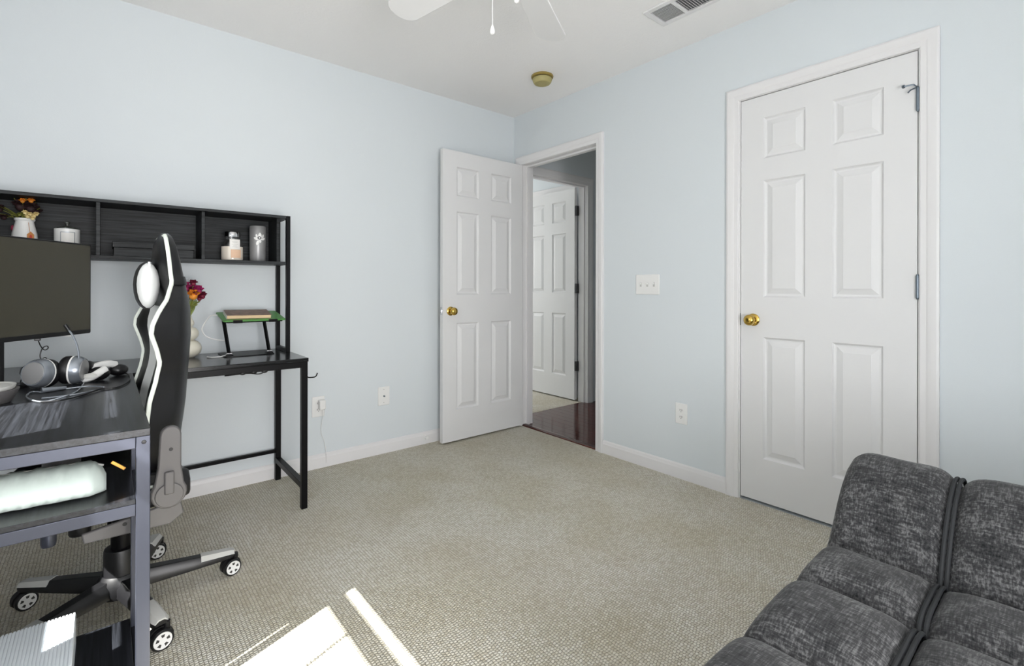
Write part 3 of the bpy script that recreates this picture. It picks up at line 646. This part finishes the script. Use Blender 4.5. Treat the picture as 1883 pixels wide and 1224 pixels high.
rg = MB().bx(-.0022, .0022, -1.466, -1.227, .205, .2072).build('ridge', BOXW); first = True
for k in range(43):
    o = rg if first else rg.copy()
    if not first: COL.objects.link(o)
    first = False; o.location = (-2.862 + k * .00695, 0, 0); attach(o, wb)

# ------------------------------------------------------------------ things on the hutch and wall desk
jug = thing('white_jug', 'white ceramic jug with an orange tag on the hutch shelf', 'jug', (-2.763, -.13, HZ0))
MB().lathe([(0, 0), (.040, 0), (.043, .006), (.043, .030), (.038, .085), (.029, .128), (.028, .134), (.032, .140), (.032, .146), (.028, .147), (.025, .142), (.025, .02), (0, .02)], (-2.763, -.13, HZ0), 36).build('jug_body', WPLAS, jug)
hexp = [(.011, -.020), (.011, .004), (.0, .016), (-.011, .004), (-.011, -.020)]
Mf = Matrix(((1, 0, 0, 0), (0, 0, 1, 0), (0, 1, 0, 0), (0, 0, 0, 1)))
tg = MB().prism(hexp, .0012, (-2.742, -.1685, HZ0 + .075), Matrix.Rotation(.45, 4, 'Z') @ Mf).build('tag', ORANGE, jug)
MB().prism([(.004, -.012), (.004, .0), (0, .006), (-.004, .0), (-.004, -.012)], .0006, (-2.7415, -.1695, HZ0 + .073), Matrix.Rotation(.45, 4, 'Z') @ Mf).build('tag_mark', RED, tg)
MB().tube([(-2.745, -.166, HZ0 + .09), (-2.749, -.161, HZ0 + .128)], .0008, 5).build('tag_string', ORANGE, jug)
def blob(c, r, k=7, seed=0):                                     # a bloom: petals wrapped round a core
    rnd = random.Random(seed); m = MB(); m.ball(c, r * .55, n=10)
    for L, (q, tilt) in enumerate(((k, .35), (k, .95))):
        for i in range(q):
            a = 2 * pi * i / q + .4 * L + rnd.uniform(-.2, .2)
            M = Matrix.Translation(c) @ Matrix.Rotation(a, 4, 'Z') @ Matrix.Rotation(tilt + rnd.uniform(-.15, .15), 4, 'Y') @ Matrix.Translation((0, 0, r * .42))
            m.grid(lambda u, v: M @ Vector(((.18 * r) * (1 - (2 * v - 1) ** 2) * -1 + .25 * r * u * u, r * .55 * (2 * v - 1) * sin(pi * (.12 + .80 * u)) , r * (u - .4))), 4, 4)
    return m
def leafm(base, tip, wdt, bend=.2):
    base = Vector(base); tip = Vector(tip); d = tip - base; s = d.cross(Vector((0, 0, 1)));
    s = s.normalized() if s.length > 1e-5 else Vector((1, 0, 0)); nrm = s.cross(d).normalized()
    return MB().grid(lambda u, v: base + d * u + s * (2 * v - 1) * wdt * sin(pi * min(1, .06 + .92 * u)) + nrm * (bend * d.length * sin(pi * u) * .4 - abs(2 * v - 1) * wdt * .3), 6, 4)
bq = thing('dried_bouquet', 'dried dark and straw-coloured flower bunch in the white jug', 'flowers', (-2.763, -.13, HZ0 + .02))
jc = Vector((-2.763, -.13, HZ0 + .14))
sd_ = 0
for dx, dy, dz, r, mt in ((-.012, -.01, .052, .024, DARKF), (.018, -.012, .046, .024, DARKF), (.004, .01, .066, .022, DARKF), (.034, .0, .036, .018, DARKF), (-.072, -.005, .036, .016, DARKF), (-.060, .0, .004, .013, DARKF),
                          (.020, -.018, .078, .011, AMBER), (-.004, -.026, .074, .010, AMBER), (.004, -.036, .026, .009, STRAW), (.018, -.036, .020, .009, STRAW), (.030, -.030, .016, .009, STRAW), (.012, -.040, .010, .009, STRAW), (.026, -.036, .004, .009, STRAW), (.036, -.02, .024, .009, STRAW), (-.012, -.034, .016, .008, OLIVE)):
    sd_ += 1; c = jc + Vector((dx, dy, dz)); fo_ = blob(c, r * 1.3, 6, sd_).build('bloom', mt, bq)
    MB().tube(spline([c, jc + Vector((dx * .45, dy * .45, min(dz * .3, .01))), jc + Vector((dx * .15, dy * .15, -.10))], 4), .0011, 5).build('stem', OLIVE, fo_)
for tx, ty, tz in ((-.085, -.02, .055), (-.055, -.03, .045), (-.03, .0, .088), (.004, -.01, .098), (-.075, -.01, .020), (.03, .02, .08), (-.035, -.03, .02), (.045, -.01, .055)):
    leafm(jc + Vector((tx * .1, ty * .2, -.004)), jc + Vector((tx, ty, tz)), .008).build('leaf', OLIVE, bq)
MB().ball((-2.798, -.135, HZ0 + .105), .006, .006, .012, 8).build('bloom', MAROON, bq)

ca = thing('lidded_candle', 'white jar candle with a clear glass lid on the hutch shelf', 'candle', (-2.633, -.13, HZ0))
MB().lathe([(0, 0), (.040, 0), (.042, .004), (.042, .112), (.0395, .112), (.0395, .014), (0, .014)], (-2.633, -.13, HZ0), 36).build('jar', WPLAS, ca)
MB().lathe([(.043, .1125), (.043, .115), (.036, .118), (.018, .124), (.007, .128), (.0055, .133), (.010, .138), (.011, .143), (.007, .147), (0, .148)], (-2.633, -.13, HZ0), 36).build('glass_lid', glass_mat('lid_glass', (.9, .92, .88, 1), .22), ca)
def curved_label(c, r, a0, a1, z0, z1, t=.0006):
    return MB().grid(lambda u, v: Vector((c[0] + (r + t) * cos(a0 + (a1 - a0) * u), c[1] + (r + t) * sin(a0 + (a1 - a0) * u), z0 + (z1 - z0) * v)), 10, 1)
cc = (-2.633, -.13)
lb = curved_label(cc, .042, radians(-118), radians(-52), HZ0 + .03, HZ0 + .098).build('label_border', HINGE, ca)
curved_label(cc, .042, radians(-115), radians(-55), HZ0 + .032, HZ0 + .096, .0009).build('label', PAPER, ca)
bxo = thing('black_box', 'flat black lidded box in the middle hutch bay', 'box', (-2.33, -.13, HZ0))
box('box_body', WOODX, -2.478, -2.182, -.195, -.050, HZ0, HZ0 + .040, bxo, .001)
box('box_lid', WOODX, -2.483, -2.177, -.200, -.045, HZ0 + .0405, HZ0 + .066, bxo, .0015)
jc2 = (-2.006, -.125)
cj = thing('label_candle', 'clear jar candle with a cream label and silver lid on the hutch', 'candle', jc2 + (HZ0,))
MB().lathe([(0, .003), (.046, .003), (.049, .010), (.049, .072), (0, .072)], jc2 + (HZ0,), 36).build('wax', WAX, cj)
MB().lathe([(0, 0), (.046, 0), (.0515, .006), (.0515, .080), (.050, .092), (.040, .108), (.035, .112), (.035, .121), (.033, .121), (.033, .111), (.039, .104), (.048, .090), (.0497, .080), (.0497, .073)], jc2 + (HZ0,), 36).build('glass_jar', GLASS, cj)
MB().lathe([(0, .123), (.0365, .123), (.0365, .146), (.035, .148), (0, .148)], jc2 + (HZ0,), 32).build('lid', CHROME, cj)
curved_label(jc2, .0515, radians(-112), radians(-58), HZ0 + .058, HZ0 + .108).build('label', PAPER, cj)
curved_label(jc2, .0515, radians(-106), radians(-52), HZ0 + .014, HZ0 + .056).build('lower_label', PEACH, cj)
for k, (w_, zz) in enumerate(((15, .095), (12, .090), (16, .082), (10, .074), (13, .068))):
    curved_label(jc2, .0515, radians(-86 - w_), radians(-86 + w_), HZ0 + zz, HZ0 + zz + .0016, .0010).build('label_line', CLIP, cj)
tu = thing('grey_tumbler', 'grey metal tumbler with a white lotus emblem on the hutch', 'tumbler', (-1.885, -.12, HZ0))
tp = (-1.885, -.12)
MB().lathe([(0, 0), (.036, 0), (.0385, .004), (.040, .185), (.038, .188), (.036, .186), (.034, .02), (0, .02)], tp + (HZ0,), 36).build('cup_body', GREY, tu)
def petal(ang, zc_, ln, wd, tilt):
    def fn(u, v):
        s = (u - .5) * ln; q = (2 * v - 1) * wd * (1 - (2 * u - 1) ** 2) ** .7
        a_ = s * sin(tilt) + q * cos(tilt); z_ = s * cos(tilt) - q * sin(tilt)
        th_ = ang + a_ / .04; return Vector((tp[0] + .0408 * cos(th_), tp[1] + .0408 * sin(th_), HZ0 + zc_ + z_))
    return MB().grid(fn, 8, 2)
for an, zz, L_, w_, ti in ((-88, .128, .050, .009, .0), (-110, .134, .022, .0045, -.2), (-115, .120, .024, .006, -1.1), (-66, .134, .022, .0045, .2), (-62, .120, .024, .006, 1.1), (-104, .098, .028, .006, .25), (-87, .106, .018, .006, 0)):
    petal(radians(an), zz, L_, w_, ti).build('emblem_petal', WPLAS, tu)
def disc(ang, zz, r, k): return MB().grid(lambda u, v: Vector((tp[0] + (.0408 + k) * cos(radians(ang) + r * u * cos(2 * pi * v) / .04), tp[1] + (.0408 + k) * sin(radians(ang) + r * u * cos(2 * pi * v) / .04), HZ0 + zz + r * u * sin(2 * pi * v))), 2, 14)
disc(-91, .124, .0085, .0004).build('emblem_centre', BPLAS, tu); disc(-91, .124, .004, .0008).build('emblem_dot', WPLAS, tu)

# wavy vase with roses
VC = (-2.200, -.13)
va = thing('wavy_vase', 'cream bubble-shaped vase behind the gaming chair', 'vase', VC + (DZ,))
prof = [(0, 0), (.022, .0), (.034, .004)]
for r0, zc_, hh in ((.062, .043, .046), (.050, .116, .036), (.030, .168, .026)):
    for k in range(1, 8): a = -pi / 2 + pi * k / 8; prof.append((max(.020, r0 * cos(a) ** .85), zc_ + hh * sin(a)))
prof += [(.020, .196), (.019, .203), (.016, .203), (.014, .16), (0, .15)]
MB().lathe(prof, VC + (DZ,), 32).build('vase_body', CREAM, va, ang=60)
for k in range(3): a = 2 * pi * k / 3 - .6; MB().ball((VC[0] + .026 * cos(a), VC[1] + .026 * sin(a), DZ + .004), .005, n=8).build('foot', WPLAS, va)
rs = thing('rose_bouquet', 'magenta and orange rose bunch in the cream vase', 'flowers', VC + (DZ + .19,))
vb = Vector(VC + (DZ + .200,))
for i, (dx, dy, dz, r, mt) in enumerate(((-.014, -.03, .138, .030, MAGENTA), (.022, -.02, .160, .020, MAROON), (.020, -.05, .100, .030, AMBER), (.028, -.058, .112, .013, MAROON), (.042, -.02, .124, .028, MAGENTA), (.062, .0, .098, .024, MAROON), (-.045, .0, .12, .028, MAGENTA), (.036, .03, .11, .024, AMBER), (.046, -.04, .086, .016, MAROON), (-.02, .01, .150, .024, MAROON), (.012, .0, .13, .024, MAROON))):
    c = vb + Vector((dx, dy, dz)); b_ = blob(c, r * 1.1, 7, 40 + i).build('rose', mt, rs)
    MB().tube(spline([c - Vector((0, 0, r * .5)), vb + Vector((dx * .4, dy * .4, .04)), vb + Vector((dx * .1, dy * .1, -.03))], 4), .0018, 5).build('stem', OLIVE, b_)
for tx, ty, tz in ((.034, -.03, .080), (.040, .0, .060), (-.012, -.04, .08), (.016, -.045, .085), (.03, .02, .07), (-.03, -.02, .06), (.046, -.02, .075), (.026, -.03, .05)):
    leafm(vb + Vector((tx * .15, ty * .15, .0)), vb + Vector((tx, ty, tz)), .022, .5).build('leaf', LEAF, rs)
SPRAY = plain('white_sprig', lin(214, 220, 224), .6)
for i in range(16):
    a = random.uniform(0, 2 * pi); q = random.uniform(0, .030); c = vb + Vector((-.006 + q * cos(a), -.01 + q * sin(a), .172 + random.uniform(0, .030)))
    b_ = MB().ball(c, .0035, n=6).build('sprig_bud', SPRAY, rs); MB().tube([c, vb + Vector((-.006, -.006, .10))], .0005, 4).build('stem', SPRAY, b_)

# laptop stand, green device, book, cable
SX0, SX1, SY0, SY1 = -2.060, -1.835, -.262, -.065; SZ = .902
st = thing('laptop_stand', 'black folding laptop stand on the wall desk', 'stand', (-1.95, -.16, DZ))
MB().prism(rr(SX0, SX1, SY0, SY1, .012), .004, (0, 0, DZ)).build('base_plate', STEEL, st)
for x in (-2.040, -1.857):
    M = Matrix.Identity(4)
    MB().prism([(-.006, 0), (.006, 0), (.006, .158), (-.006, .158)], .024, (0, 0, 0), Matrix.Translation((x + .004, -.226, DZ + .006)) @ Matrix.Rotation(radians(7), 4, 'Y') @ Matrix.Rotation(pi, 4, 'Y') @ Matrix(((1, 0, 0, 0), (0, 0, 1, 0), (0, -1, 0, 0), (0, 0, 0, 1)))).build('support_arm', STEEL, st, .001) if False else \
        MB().tube([(x + .006, -.215, DZ + .010), (x - .014, -.190, SZ + .010)], .0085, 4, flat=1.0).build('support_arm', STEEL, st)
    MB().lathe([(.008, -.012), (.008, .012)], (x + .006, -.215, DZ + .012), 14, rot((1, 0, 0))).build('joint', CHROME, st)
    MB().bx(x - .010, x + .022, -.232, -.20, DZ + .004, DZ + .009).build('joint_foot', STEEL, st)
MT = Matrix.Translation((-1.928, -.28, .902)) @ Matrix.Rotation(radians(9.2), 4, 'X')
MB().prism(rr(-.128, .128, .004, .205, .010), .004, M=MT).build('tray', STEEL, st)
MB().bx(-.10, -.06, -.004, .004, .0, .014, MT).bx(.06, .10, -.004, .004, .0, .014, MT).build('stop_lip', STEEL, st)
gr = thing('green_laptop', 'thin green-covered laptop on the black stand', 'laptop', (-1.928, -.18, SZ))
MB().prism(rr(-.142, .142, .005, .218, .010), .008, M=MT @ Matrix.Translation((0, 0, .0045))).build('device', GREEN, gr, .002)
bk = thing('paperback_book', 'brown patterned paperback lying on the green laptop', 'book', (-1.95, -.17, SZ + .01))
Mbk = MT @ Matrix.Translation((-.018, .105, .0127)) @ Matrix.Rotation(radians(-3), 4, 'Z')
MB().bx(-.098, .098, -.068, .068, .0015, .0165, Mbk).build('pages', PAGE, bk)
MB().bx(-.100, .101, -.070, .070, .0165, .0185, Mbk).build('cover', BROWN, bk)
MB().bx(-.100, .101, -.070, .070, 0, .0015, Mbk).build('cover', BROWN, bk)
MB().bx(-.1012, -.100, -.070, .070, 0, .0185, Mbk).build('spine', PAPER, bk)
wc = thing('charging_cable', 'white charging cable looping from the green laptop', 'cable', (-2.08, -.2, SZ))
MB().tube(spline([(-2.070, -.12, SZ + .034), (-2.095, -.13, SZ + .034), (-2.11, -.15, SZ + .028), (-2.138, -.19, SZ - .006), (-2.146, -.19, SZ - .032), (-2.128, -.19, SZ - .065), (-2.085, -.18, SZ - .085), (-2.045, -.16, SZ - .095), (-2.025, -.14, SZ - .12), (-2.02, -.14, DZ + .012), (-2.04, -.20, DZ + .008), (-2.075, -.24, DZ + .005), (-2.11, -.235, DZ + .004), (-2.125, -.20, DZ + .004)], 7), .0028, 8).build('cable', WPLAS, wc)

# ------------------------------------------------------------------ gaming chair (faces -x, tucked under the desk return)
CX, CY = -2.46, -.875
chair = thing('gaming_chair', 'black and white racing-style gaming chair tucked under the desk', 'chair', (CX, CY, 0))
TW = [(.50, .215), (.58, .240), (.66, .240), (.74, .225), (.80, .218), (.86, .232), (.92, .255), (.96, .258), (1.0, .240), (1.04, .200), (1.08, .158), (1.12, .140), (1.17, .134), (1.21, .124), (1.24, .104), (1.255, .078), (1.263, .04)]
TXW = [(.50, -2.428), (.60, -2.420), (.68, -2.411), (.72, -2.406), (.78, -2.390), (.838, -2.380), (.88, -2.389), (.93, -2.405), (.96, -2.402), (1.0, -2.384), (1.036, -2.360), (1.09, -2.340), (1.16, -2.345), (1.22, -2.350), (1.263, -2.352)]
TXC = [(.50, -2.405), (.60, -2.400), (.70, -2.385), (.80, -2.362), (.90, -2.352), (.98, -2.350), (1.06, -2.355), (1.12, -2.370), (1.18, -2.378), (1.23, -2.372), (1.263, -2.355)]
TXB = [(.50, -2.315), (.60, -2.305), (.70, -2.292), (.80, -2.285), (.92, -2.279), (1.01, -2.281), (1.08, -2.290), (1.15, -2.303), (1.21, -2.315), (1.245, -2.327), (1.263, -2.342)]
NT = 17
def back_ring(z):
    w_ = interp(TW, z); xw = interp(TXW, z); xc = interp(TXC, z); xb = interp(TXB, z); P = []
    for k in range(NT): t = -1 + 2 * k / (NT - 1); P.append(Vector((xc + (xw - xc) * abs(t) ** 3, CY + w_ * t, z)))
    for k in range(NT - 2, 0, -1): t = -1 + 2 * k / (NT - 1); P.append(Vector((xb + (xw + .018 - xb) * abs(t) ** 4.5, CY + w_ * t * 1.0, z)))
    return P
zs = [.50 + .7630 * k / 60 for k in range(61)]
m = MB(); rings = [back_ring(z) for z in zs]; n = len(rings[0]); m.ring(rings)
fi = 0
for i in range(len(rings) - 1):
    for j in range(n):
        if j < NT - 1:
            t = abs(-1 + 2 * (j + .5) / (NT - 1)); z = zs[i]
            if z < 1.0 and .30 < t < .80: m.m[fi] = 1
        fi += 1
m.build('backrest', [LEATHER, WLEATH], chair, ang=60)
tipl = [Vector((interp(TXW, z) - .001, CY - interp(TW, z) - .001, z)) for z in zs[:-1]]; tipr = [Vector((p.x, 2 * CY - p.y, p.z)) for p in tipl]
MB().tube(tipl + tipr[::-1], .0062, 8).build('piping', PIPE, chair)
# head pillow with strap
pl = MB()
def pillow_ring(t):
    y = CY + .115 * t; s = (1 - abs(t) ** 3.2) ** .5 if abs(t) < 1 else .02; s = max(s, .03)
    return [Vector((-2.395 + .034 * s * cos(a), y, 1.085 + .078 * s * sin(a) * (1 if sin(a) > 0 else 1.1))) for a in [2 * pi * k / 18 for k in range(18)]]
R_ = [pillow_ring(-1 + 2 * k / 22) for k in range(23)]; pl.ring(R_)
for i in range(22):
    for j in range(18):
        t = -1 + 2 * (i + .5) / 22; pl.m[i * 18 + j] = 1 if t < -.52 or t > .52 else 0
pl.m[-2:] = [1, 1]
pil = pl.build('head_pillow', [LEATHER, WLEATH], chair, ang=70)
def strap_ring(z):
    P = back_ring(z); loop = [P[NT - 1]] + P[NT:] + [P[0]]
    return [Vector((-2.335 + (p.x + 2.335) * 1.10, CY + (p.y - CY) * 1.035, p.z)) for p in loop]
MB().ring([strap_ring(1.084), strap_ring(1.098), strap_ring(1.112)], closed_u=False).build('strap', BPLAS, pil)
MB().bx(-2.398, -2.392, CY - .085, CY - .078, 1.138, 1.160).build('care_tag', WPLAS, pil)
# seat
def seat_ring(x, hw_, z0, z1):
    P = []
    for y, z in ((-1, 0), (-1, .75), (-.86, 1.12), (-.62, .82), (0, .74), (.62, .82), (.86, 1.12), (1, .75), (1, 0)): P.append(Vector((x, CY + hw_ * y, z0 + (z1 - z0) * z)))
    return P
MB().ring([seat_ring(-2.735, .20, .405, .46), seat_ring(-2.70, .25, .40, .485), seat_ring(-2.55, .262, .40, .49), seat_ring(-2.36, .255, .40, .49), seat_ring(-2.30, .24, .41, .48)]).build('seat', LEATHER, chair, bevel=.012, seg=3)
for s in (-1, 1):
    MB().tube([(-2.70, CY + s * .254, .463), (-2.55, CY + s * .266, .468), (-2.36, CY + s * .259, .468)], .005, 8).build('seat_piping', PIPE, chair)
    # recline hinge cover
    yb_ = CY + s * .285; D = .024 * s
    P = []
    for k in range(13): a = radians(200 + (340 - 200 + 0) * k / 12) if False else radians(-215 + 250 * k / 12); P.append((-2.366 + .046 * cos(a), .452 + .046 * sin(a)))
    for k in range(9): a = radians(0 + 180 * k / 8); P.append((-2.362 + .027 * cos(a), .628 + .027 * sin(a)))
    Mh = Matrix(((1, 0, 0, 0), (0, 0, -s, 0), (0, 1, 0, 0), (0, 0, 0, 1)))
    MB().prism(P[:13] + [(-2.335, .53)] + P[13:] + [(-2.394, .53)], -.022, (0, yb_ - .0 * s, 0), Mh).build('hinge_cover', GPLAS, chair, .004)
    hc_ = MB().prism([(-2.366 + .036 * cos(a), .448 + .036 * sin(a)) for a in [2 * pi * k / 24 for k in range(24)]], -.006, (0, yb_ + .022 * s, 0), Mh).build('hinge_disc', GPLAS, chair, .002)
    MB().bx(-2.379, -2.354, yb_ + .022 * s, yb_ + .033 * s, .452, .520).build('recline_lever', GPLAS, chair, .004)
    MB().lathe([(.0055, 0), (.0055, .0008), (0, .0008)], (-2.362, yb_ + .022 * s, .585), 12, rot((0, s, 0))).build('bolt', BPLAS, chair)
    MB().prism([(-2.395, .41), (-2.335, .42), (-2.325, .375), (-2.36, .35), (-2.56, .356), (-2.565, .385), (-2.45, .40)], -.012, (0, CY + s * .272, 0), Mh).build('side_bracket', GPLAS, chair, .004)
    MB().lathe([(.0055, 0), (.0055, .0008), (0, .0008)], (-2.47, CY + s * .2845, .385), 12, rot((0, s, 0))).build('bolt', BPLAS, chair)
    # armrest
    arm = MB().prism(rr(-2.80, -2.545, CY + s * .262 - .04, CY + s * .262 + .04, .03), .026, (0, 0, .618)).build('armrest', BPLAS, chair, .006)
    MB().lathe([(.040, .43), (.040, .60), (.032, .618)], (-2.605, CY + s * .270, 0), 20, sy=.55).build('arm_post', GPLAS, arm)
    MB().bx(-2.65, -2.56, CY + s * .22, CY + s * .285, .405, .432).build('arm_bracket', STEEL, arm, .004)
# mechanism, gas lift
MB().bx(-2.60, -2.34, CY - .11, CY + .11, .355, .400).build('tilt_mechanism', STEEL, chair, .006)
MB().tube([(-2.50, CY - .10, .37), (-2.50, CY - .22, .365), (-2.53, CY - .27, .355)], .006, 8).build('height_lever', STEEL, chair)
MB().lathe([(0, 0), (.026, .0), (.028, .004), (.028, .04), (.022, .046), (.01, .07)], (-2.565, CY - .02, .290), 18).build('tension_knob', BPLAS, chair)
MB().lathe([(0, 0), (.016, .0), (.018, .01), (.018, .06), (.012, .065)], (-2.635, CY - .12, .315), 14).build('lever_grip', GSTEEL, chair)
MB().lathe([(.029, .19), (.029, .36)], (CX, CY, 0), 24).build('gas_piston', STEEL, chair)
MB().lathe([(.050, .06), (.0475, .20), (.045, .206), (.030, .207)], (CX, CY, 0), 28).build('gas_sleeve', BPLAS, chair)
MB().lathe([(0, .055), (.060, .055), (.066, .07), (.064, .105), (.052, .125)], (CX, CY, 0), 28).build('base_hub', BPLAS, chair)
def arm_ring(r, w_, z0, z1): return [Vector((r, -w_, z0)), Vector((r, w_, z0)), Vector((r, w_, z0 + (z1 - z0) * .55)), Vector((r, w_ * .55, z1)), Vector((r, -w_ * .55, z1)), Vector((r, -w_, z0 + (z1 - z0) * .55))]
am = MB().ring([arm_ring(.045, .030, .062, .116), arm_ring(.20, .026, .064, .102), arm_ring(.318, .022, .066, .092), arm_ring(.330, .016, .070, .088)]).build('base_arm', BPLAS, bevel=.002)
cp = MB().ring([[Vector((r, s * w_, z)) for s, w_, z in ((-1, w2, zl), (-1, w2 * .57, zt), (1, w2 * .57, zt), (1, w2, zl), (1, w2 * .4, zt - .004), (-1, w2 * .4, zt - .004))] for r, w2, zl, zt in ((.225, .0262, .086, .1022), (.318, .0228, .082, .0942), (.331, .017, .078, .0892))]).build('arm_cap', CLIP)
def wheel_parts():
    out = []
    for sg in (-1, 1):
        ax = rot((0, sg, 0)); wl = MB().lathe([(.018, -.009), (.027, -.009), (.030, -.006), (.030, .006), (.027, .009), (.018, .009), (.018, -.009)], (0, sg * .014, .030), 24, ax)
        hub = MB().lathe([(.0, .0002), (.0215, 0), (.0235, .0006), (.0245, -.001), (.0245, -.003), (0, -.003)], (0, sg * .0235, .030), 24, ax); hub.mat(1)
        for k in range(5):
            a = 2 * pi * k / 5 + .3; c_ = Vector((.0135 * cos(a), sg * .0236, .030 + .0135 * sin(a))); td = Vector((-sin(a), 0, cos(a))); rd = Vector((cos(a), 0, sin(a)))
            q = [c_ + rd * .0045 + td * .0052, c_ + rd * .0045 - td * .0052, c_ - rd * .0035 - td * .0028, c_ - rd * .0035 + td * .0028]
            e = Vector((0, sg * .0004, 0)); hub.ring([[p_ - e * 3 for p_ in q], [p_ + e for p_ in q]])
        out += [('wheel', BPLAS, wl), ('wheel_hub', [WPLAS, SLOT], hub)]
    hood = MB()
    pf = [(.034 * cos(radians(a)), .030 + .034 * sin(radians(a))) for a in range(-10, 191, 20)]
    pf2 = [(.031 * cos(radians(a)), .030 + .031 * sin(radians(a))) for a in range(190, -11, -20)]
    hood.prism(pf + pf2, .010, (0, .005, 0), Matrix(((1, 0, 0, 0), (0, 0, -1, 0), (0, 1, 0, 0), (0, 0, 0, 1))))
    hood.lathe([(.010, .03), (.010, .072)], (.016, 0, 0), 12)
    return [('caster', BPLAS, hood)] + out
protos = [mb.build(nm, mt) for nm, mt, mb in wheel_parts()]
yaws = [12, 8, 22, 40, 10]
for k in range(5):
    A_ = radians(-5 + 72 * k)
    ar = am if k == 0 else am.copy(); cpp = cp if k == 0 else cp.copy(); W_ = [q if k == 0 else q.copy() for q in protos]
    if k:
        for q in (ar, cpp, *W_): COL.objects.link(q)
    for q in (ar, cpp): q.location = (CX, CY, 0); q.rotation_euler = (0, 0, A_)
    attach(ar, chair); attach(cpp, ar)
    for q in W_: q.location = (CX + .320 * cos(A_), CY + .320 * sin(A_), 0); q.rotation_euler = (0, 0, radians(yaws[k]))
    attach(W_[0], chair)
    for q in W_[1:]: attach(q, W_[0])

chair.rotation_euler = (0, 0, radians(2.2)); chair.location.x -= .004

# ------------------------------------------------------------------ tufted charcoal futon along the door wall
fut = thing('futon_sofa', 'charcoal grey tufted fabric futon in front of the closet door', 'sofa', (-1.25, -3.3, 0))
PR = [(-1.90, .395), (-1.80, .398), (-1.524, .392), (-1.240, .396), (-1.040, .400), (-.985, .425), (-.925, .490), (-.865, .545), (-.800, .575), (-.735, .570), (-.690, .530), (-.670, .47)]
# arc-length parametrised profile
Pv = spline([(x, 0, z) for x, z in PR], 10); acc = [0]
for a, b in zip(Pv, Pv[1:]): acc.append(acc[-1] + (b - a).length)
def prof_at(s):
    for i in range(len(acc) - 1):
        if s <= acc[i + 1] or i == len(acc) - 2:
            t = (s - acc[i]) / max(1e-6, acc[i + 1] - acc[i]); p = Pv[i].lerp(Pv[i + 1], t); d = (Pv[i + 1] - Pv[i]).normalized(); return p, Vector((-d.z, 0, d.x))
def s_of_x(x):
    best = min(range(len(Pv)), key=lambda i: abs(Pv[i].x - x)); return acc[best]
rows = [s_of_x(-1.80), s_of_x(-1.500), s_of_x(-1.205), s_of_x(-1.010), acc[-1]]
cols = [(-2.500, -2.745), (-2.745, -3.30), (-3.30, -3.855), (-3.855, -4.10)]
HB = .062
def cell(s0, s1, y0, y1, seed):
    rnd = random.Random(seed); ph = rnd.uniform(0, 6)
    def fn(u, v):
        uu = .5 - .5 * cos(pi * u) * (abs(cos(pi * u)) ** -.35 if abs(cos(pi * u)) > 1e-6 else 1); vv = .5 - .5 * cos(pi * v) * (abs(cos(pi * v)) ** -.35 if abs(cos(pi * v)) > 1e-6 else 1)
        a = max(0, 1 - abs(2 * uu - 1) ** 3.2); b = max(0, 1 - abs(2 * vv - 1) ** (5.0 if abs(y1 - y0) < .4 else 9))
        h = HB * ((a * b) ** .5) - .050
        h += .003 * sin(9 * uu + ph) * sin(7 * vv + ph) * a * b
        p, nn = prof_at(s0 + (s1 - s0) * uu); y = y0 + (y1 - y0) * vv
        return p + nn * h + Vector((0, y, 0))
    return MB().grid(fn, 26, 26)
for i in range(4):
    for j, (y0, y1) in enumerate(cols):
        cell(rows[i], rows[i + 1], y0 - .002, y1 + .002, i * 7 + j).build('tufted_cushion', FABRIC, fut, ang=80)
def welt(y, off, s0, s1):
    pts = []
    for k in range(25):
        u = k / 24; p, nn = prof_at(s0 + (s1 - s0) * u); a = max(0, 1 - abs(2 * u - 1) ** 4) ** .5
        pts.append(p + nn * (-.050 + .042 * a) + Vector((0, y + off, 0)))
    return MB().tube(pts, .0048, 8)
for y in (-2.745, -3.30, -3.855):
    for off in (-.0055, .0055):
        for i in range(4): welt(y, off, rows[i], rows[i + 1]).build('welt', WELT, fut)
# body under the cushions
bod = MB(); sec = []
for k in range(41):
    p, nn = prof_at(rows[0] + .01 + (acc[-1] - rows[0] - .02) * k / 40); q = p - nn * .053; sec.append((q.x, q.z))
poly = [(-1.78, .12)] + sec + [(-.71, .12)]
bod.prism(poly, 1.56, (0, -2.52, 0), Matrix(((1, 0, 0, 0), (0, 0, -1, 0), (0, 1, 0, 0), (0, 0, 0, 1))))
bod.build('body', FABRIC, fut, ang=60)
for x in (-1.70, -.80):
    for y in (-2.62, -3.98): MB().lathe([(.016, 0), (.018, .004), (.022, .12)], (x, y, 0), 16).build('leg', STEEL, fut)
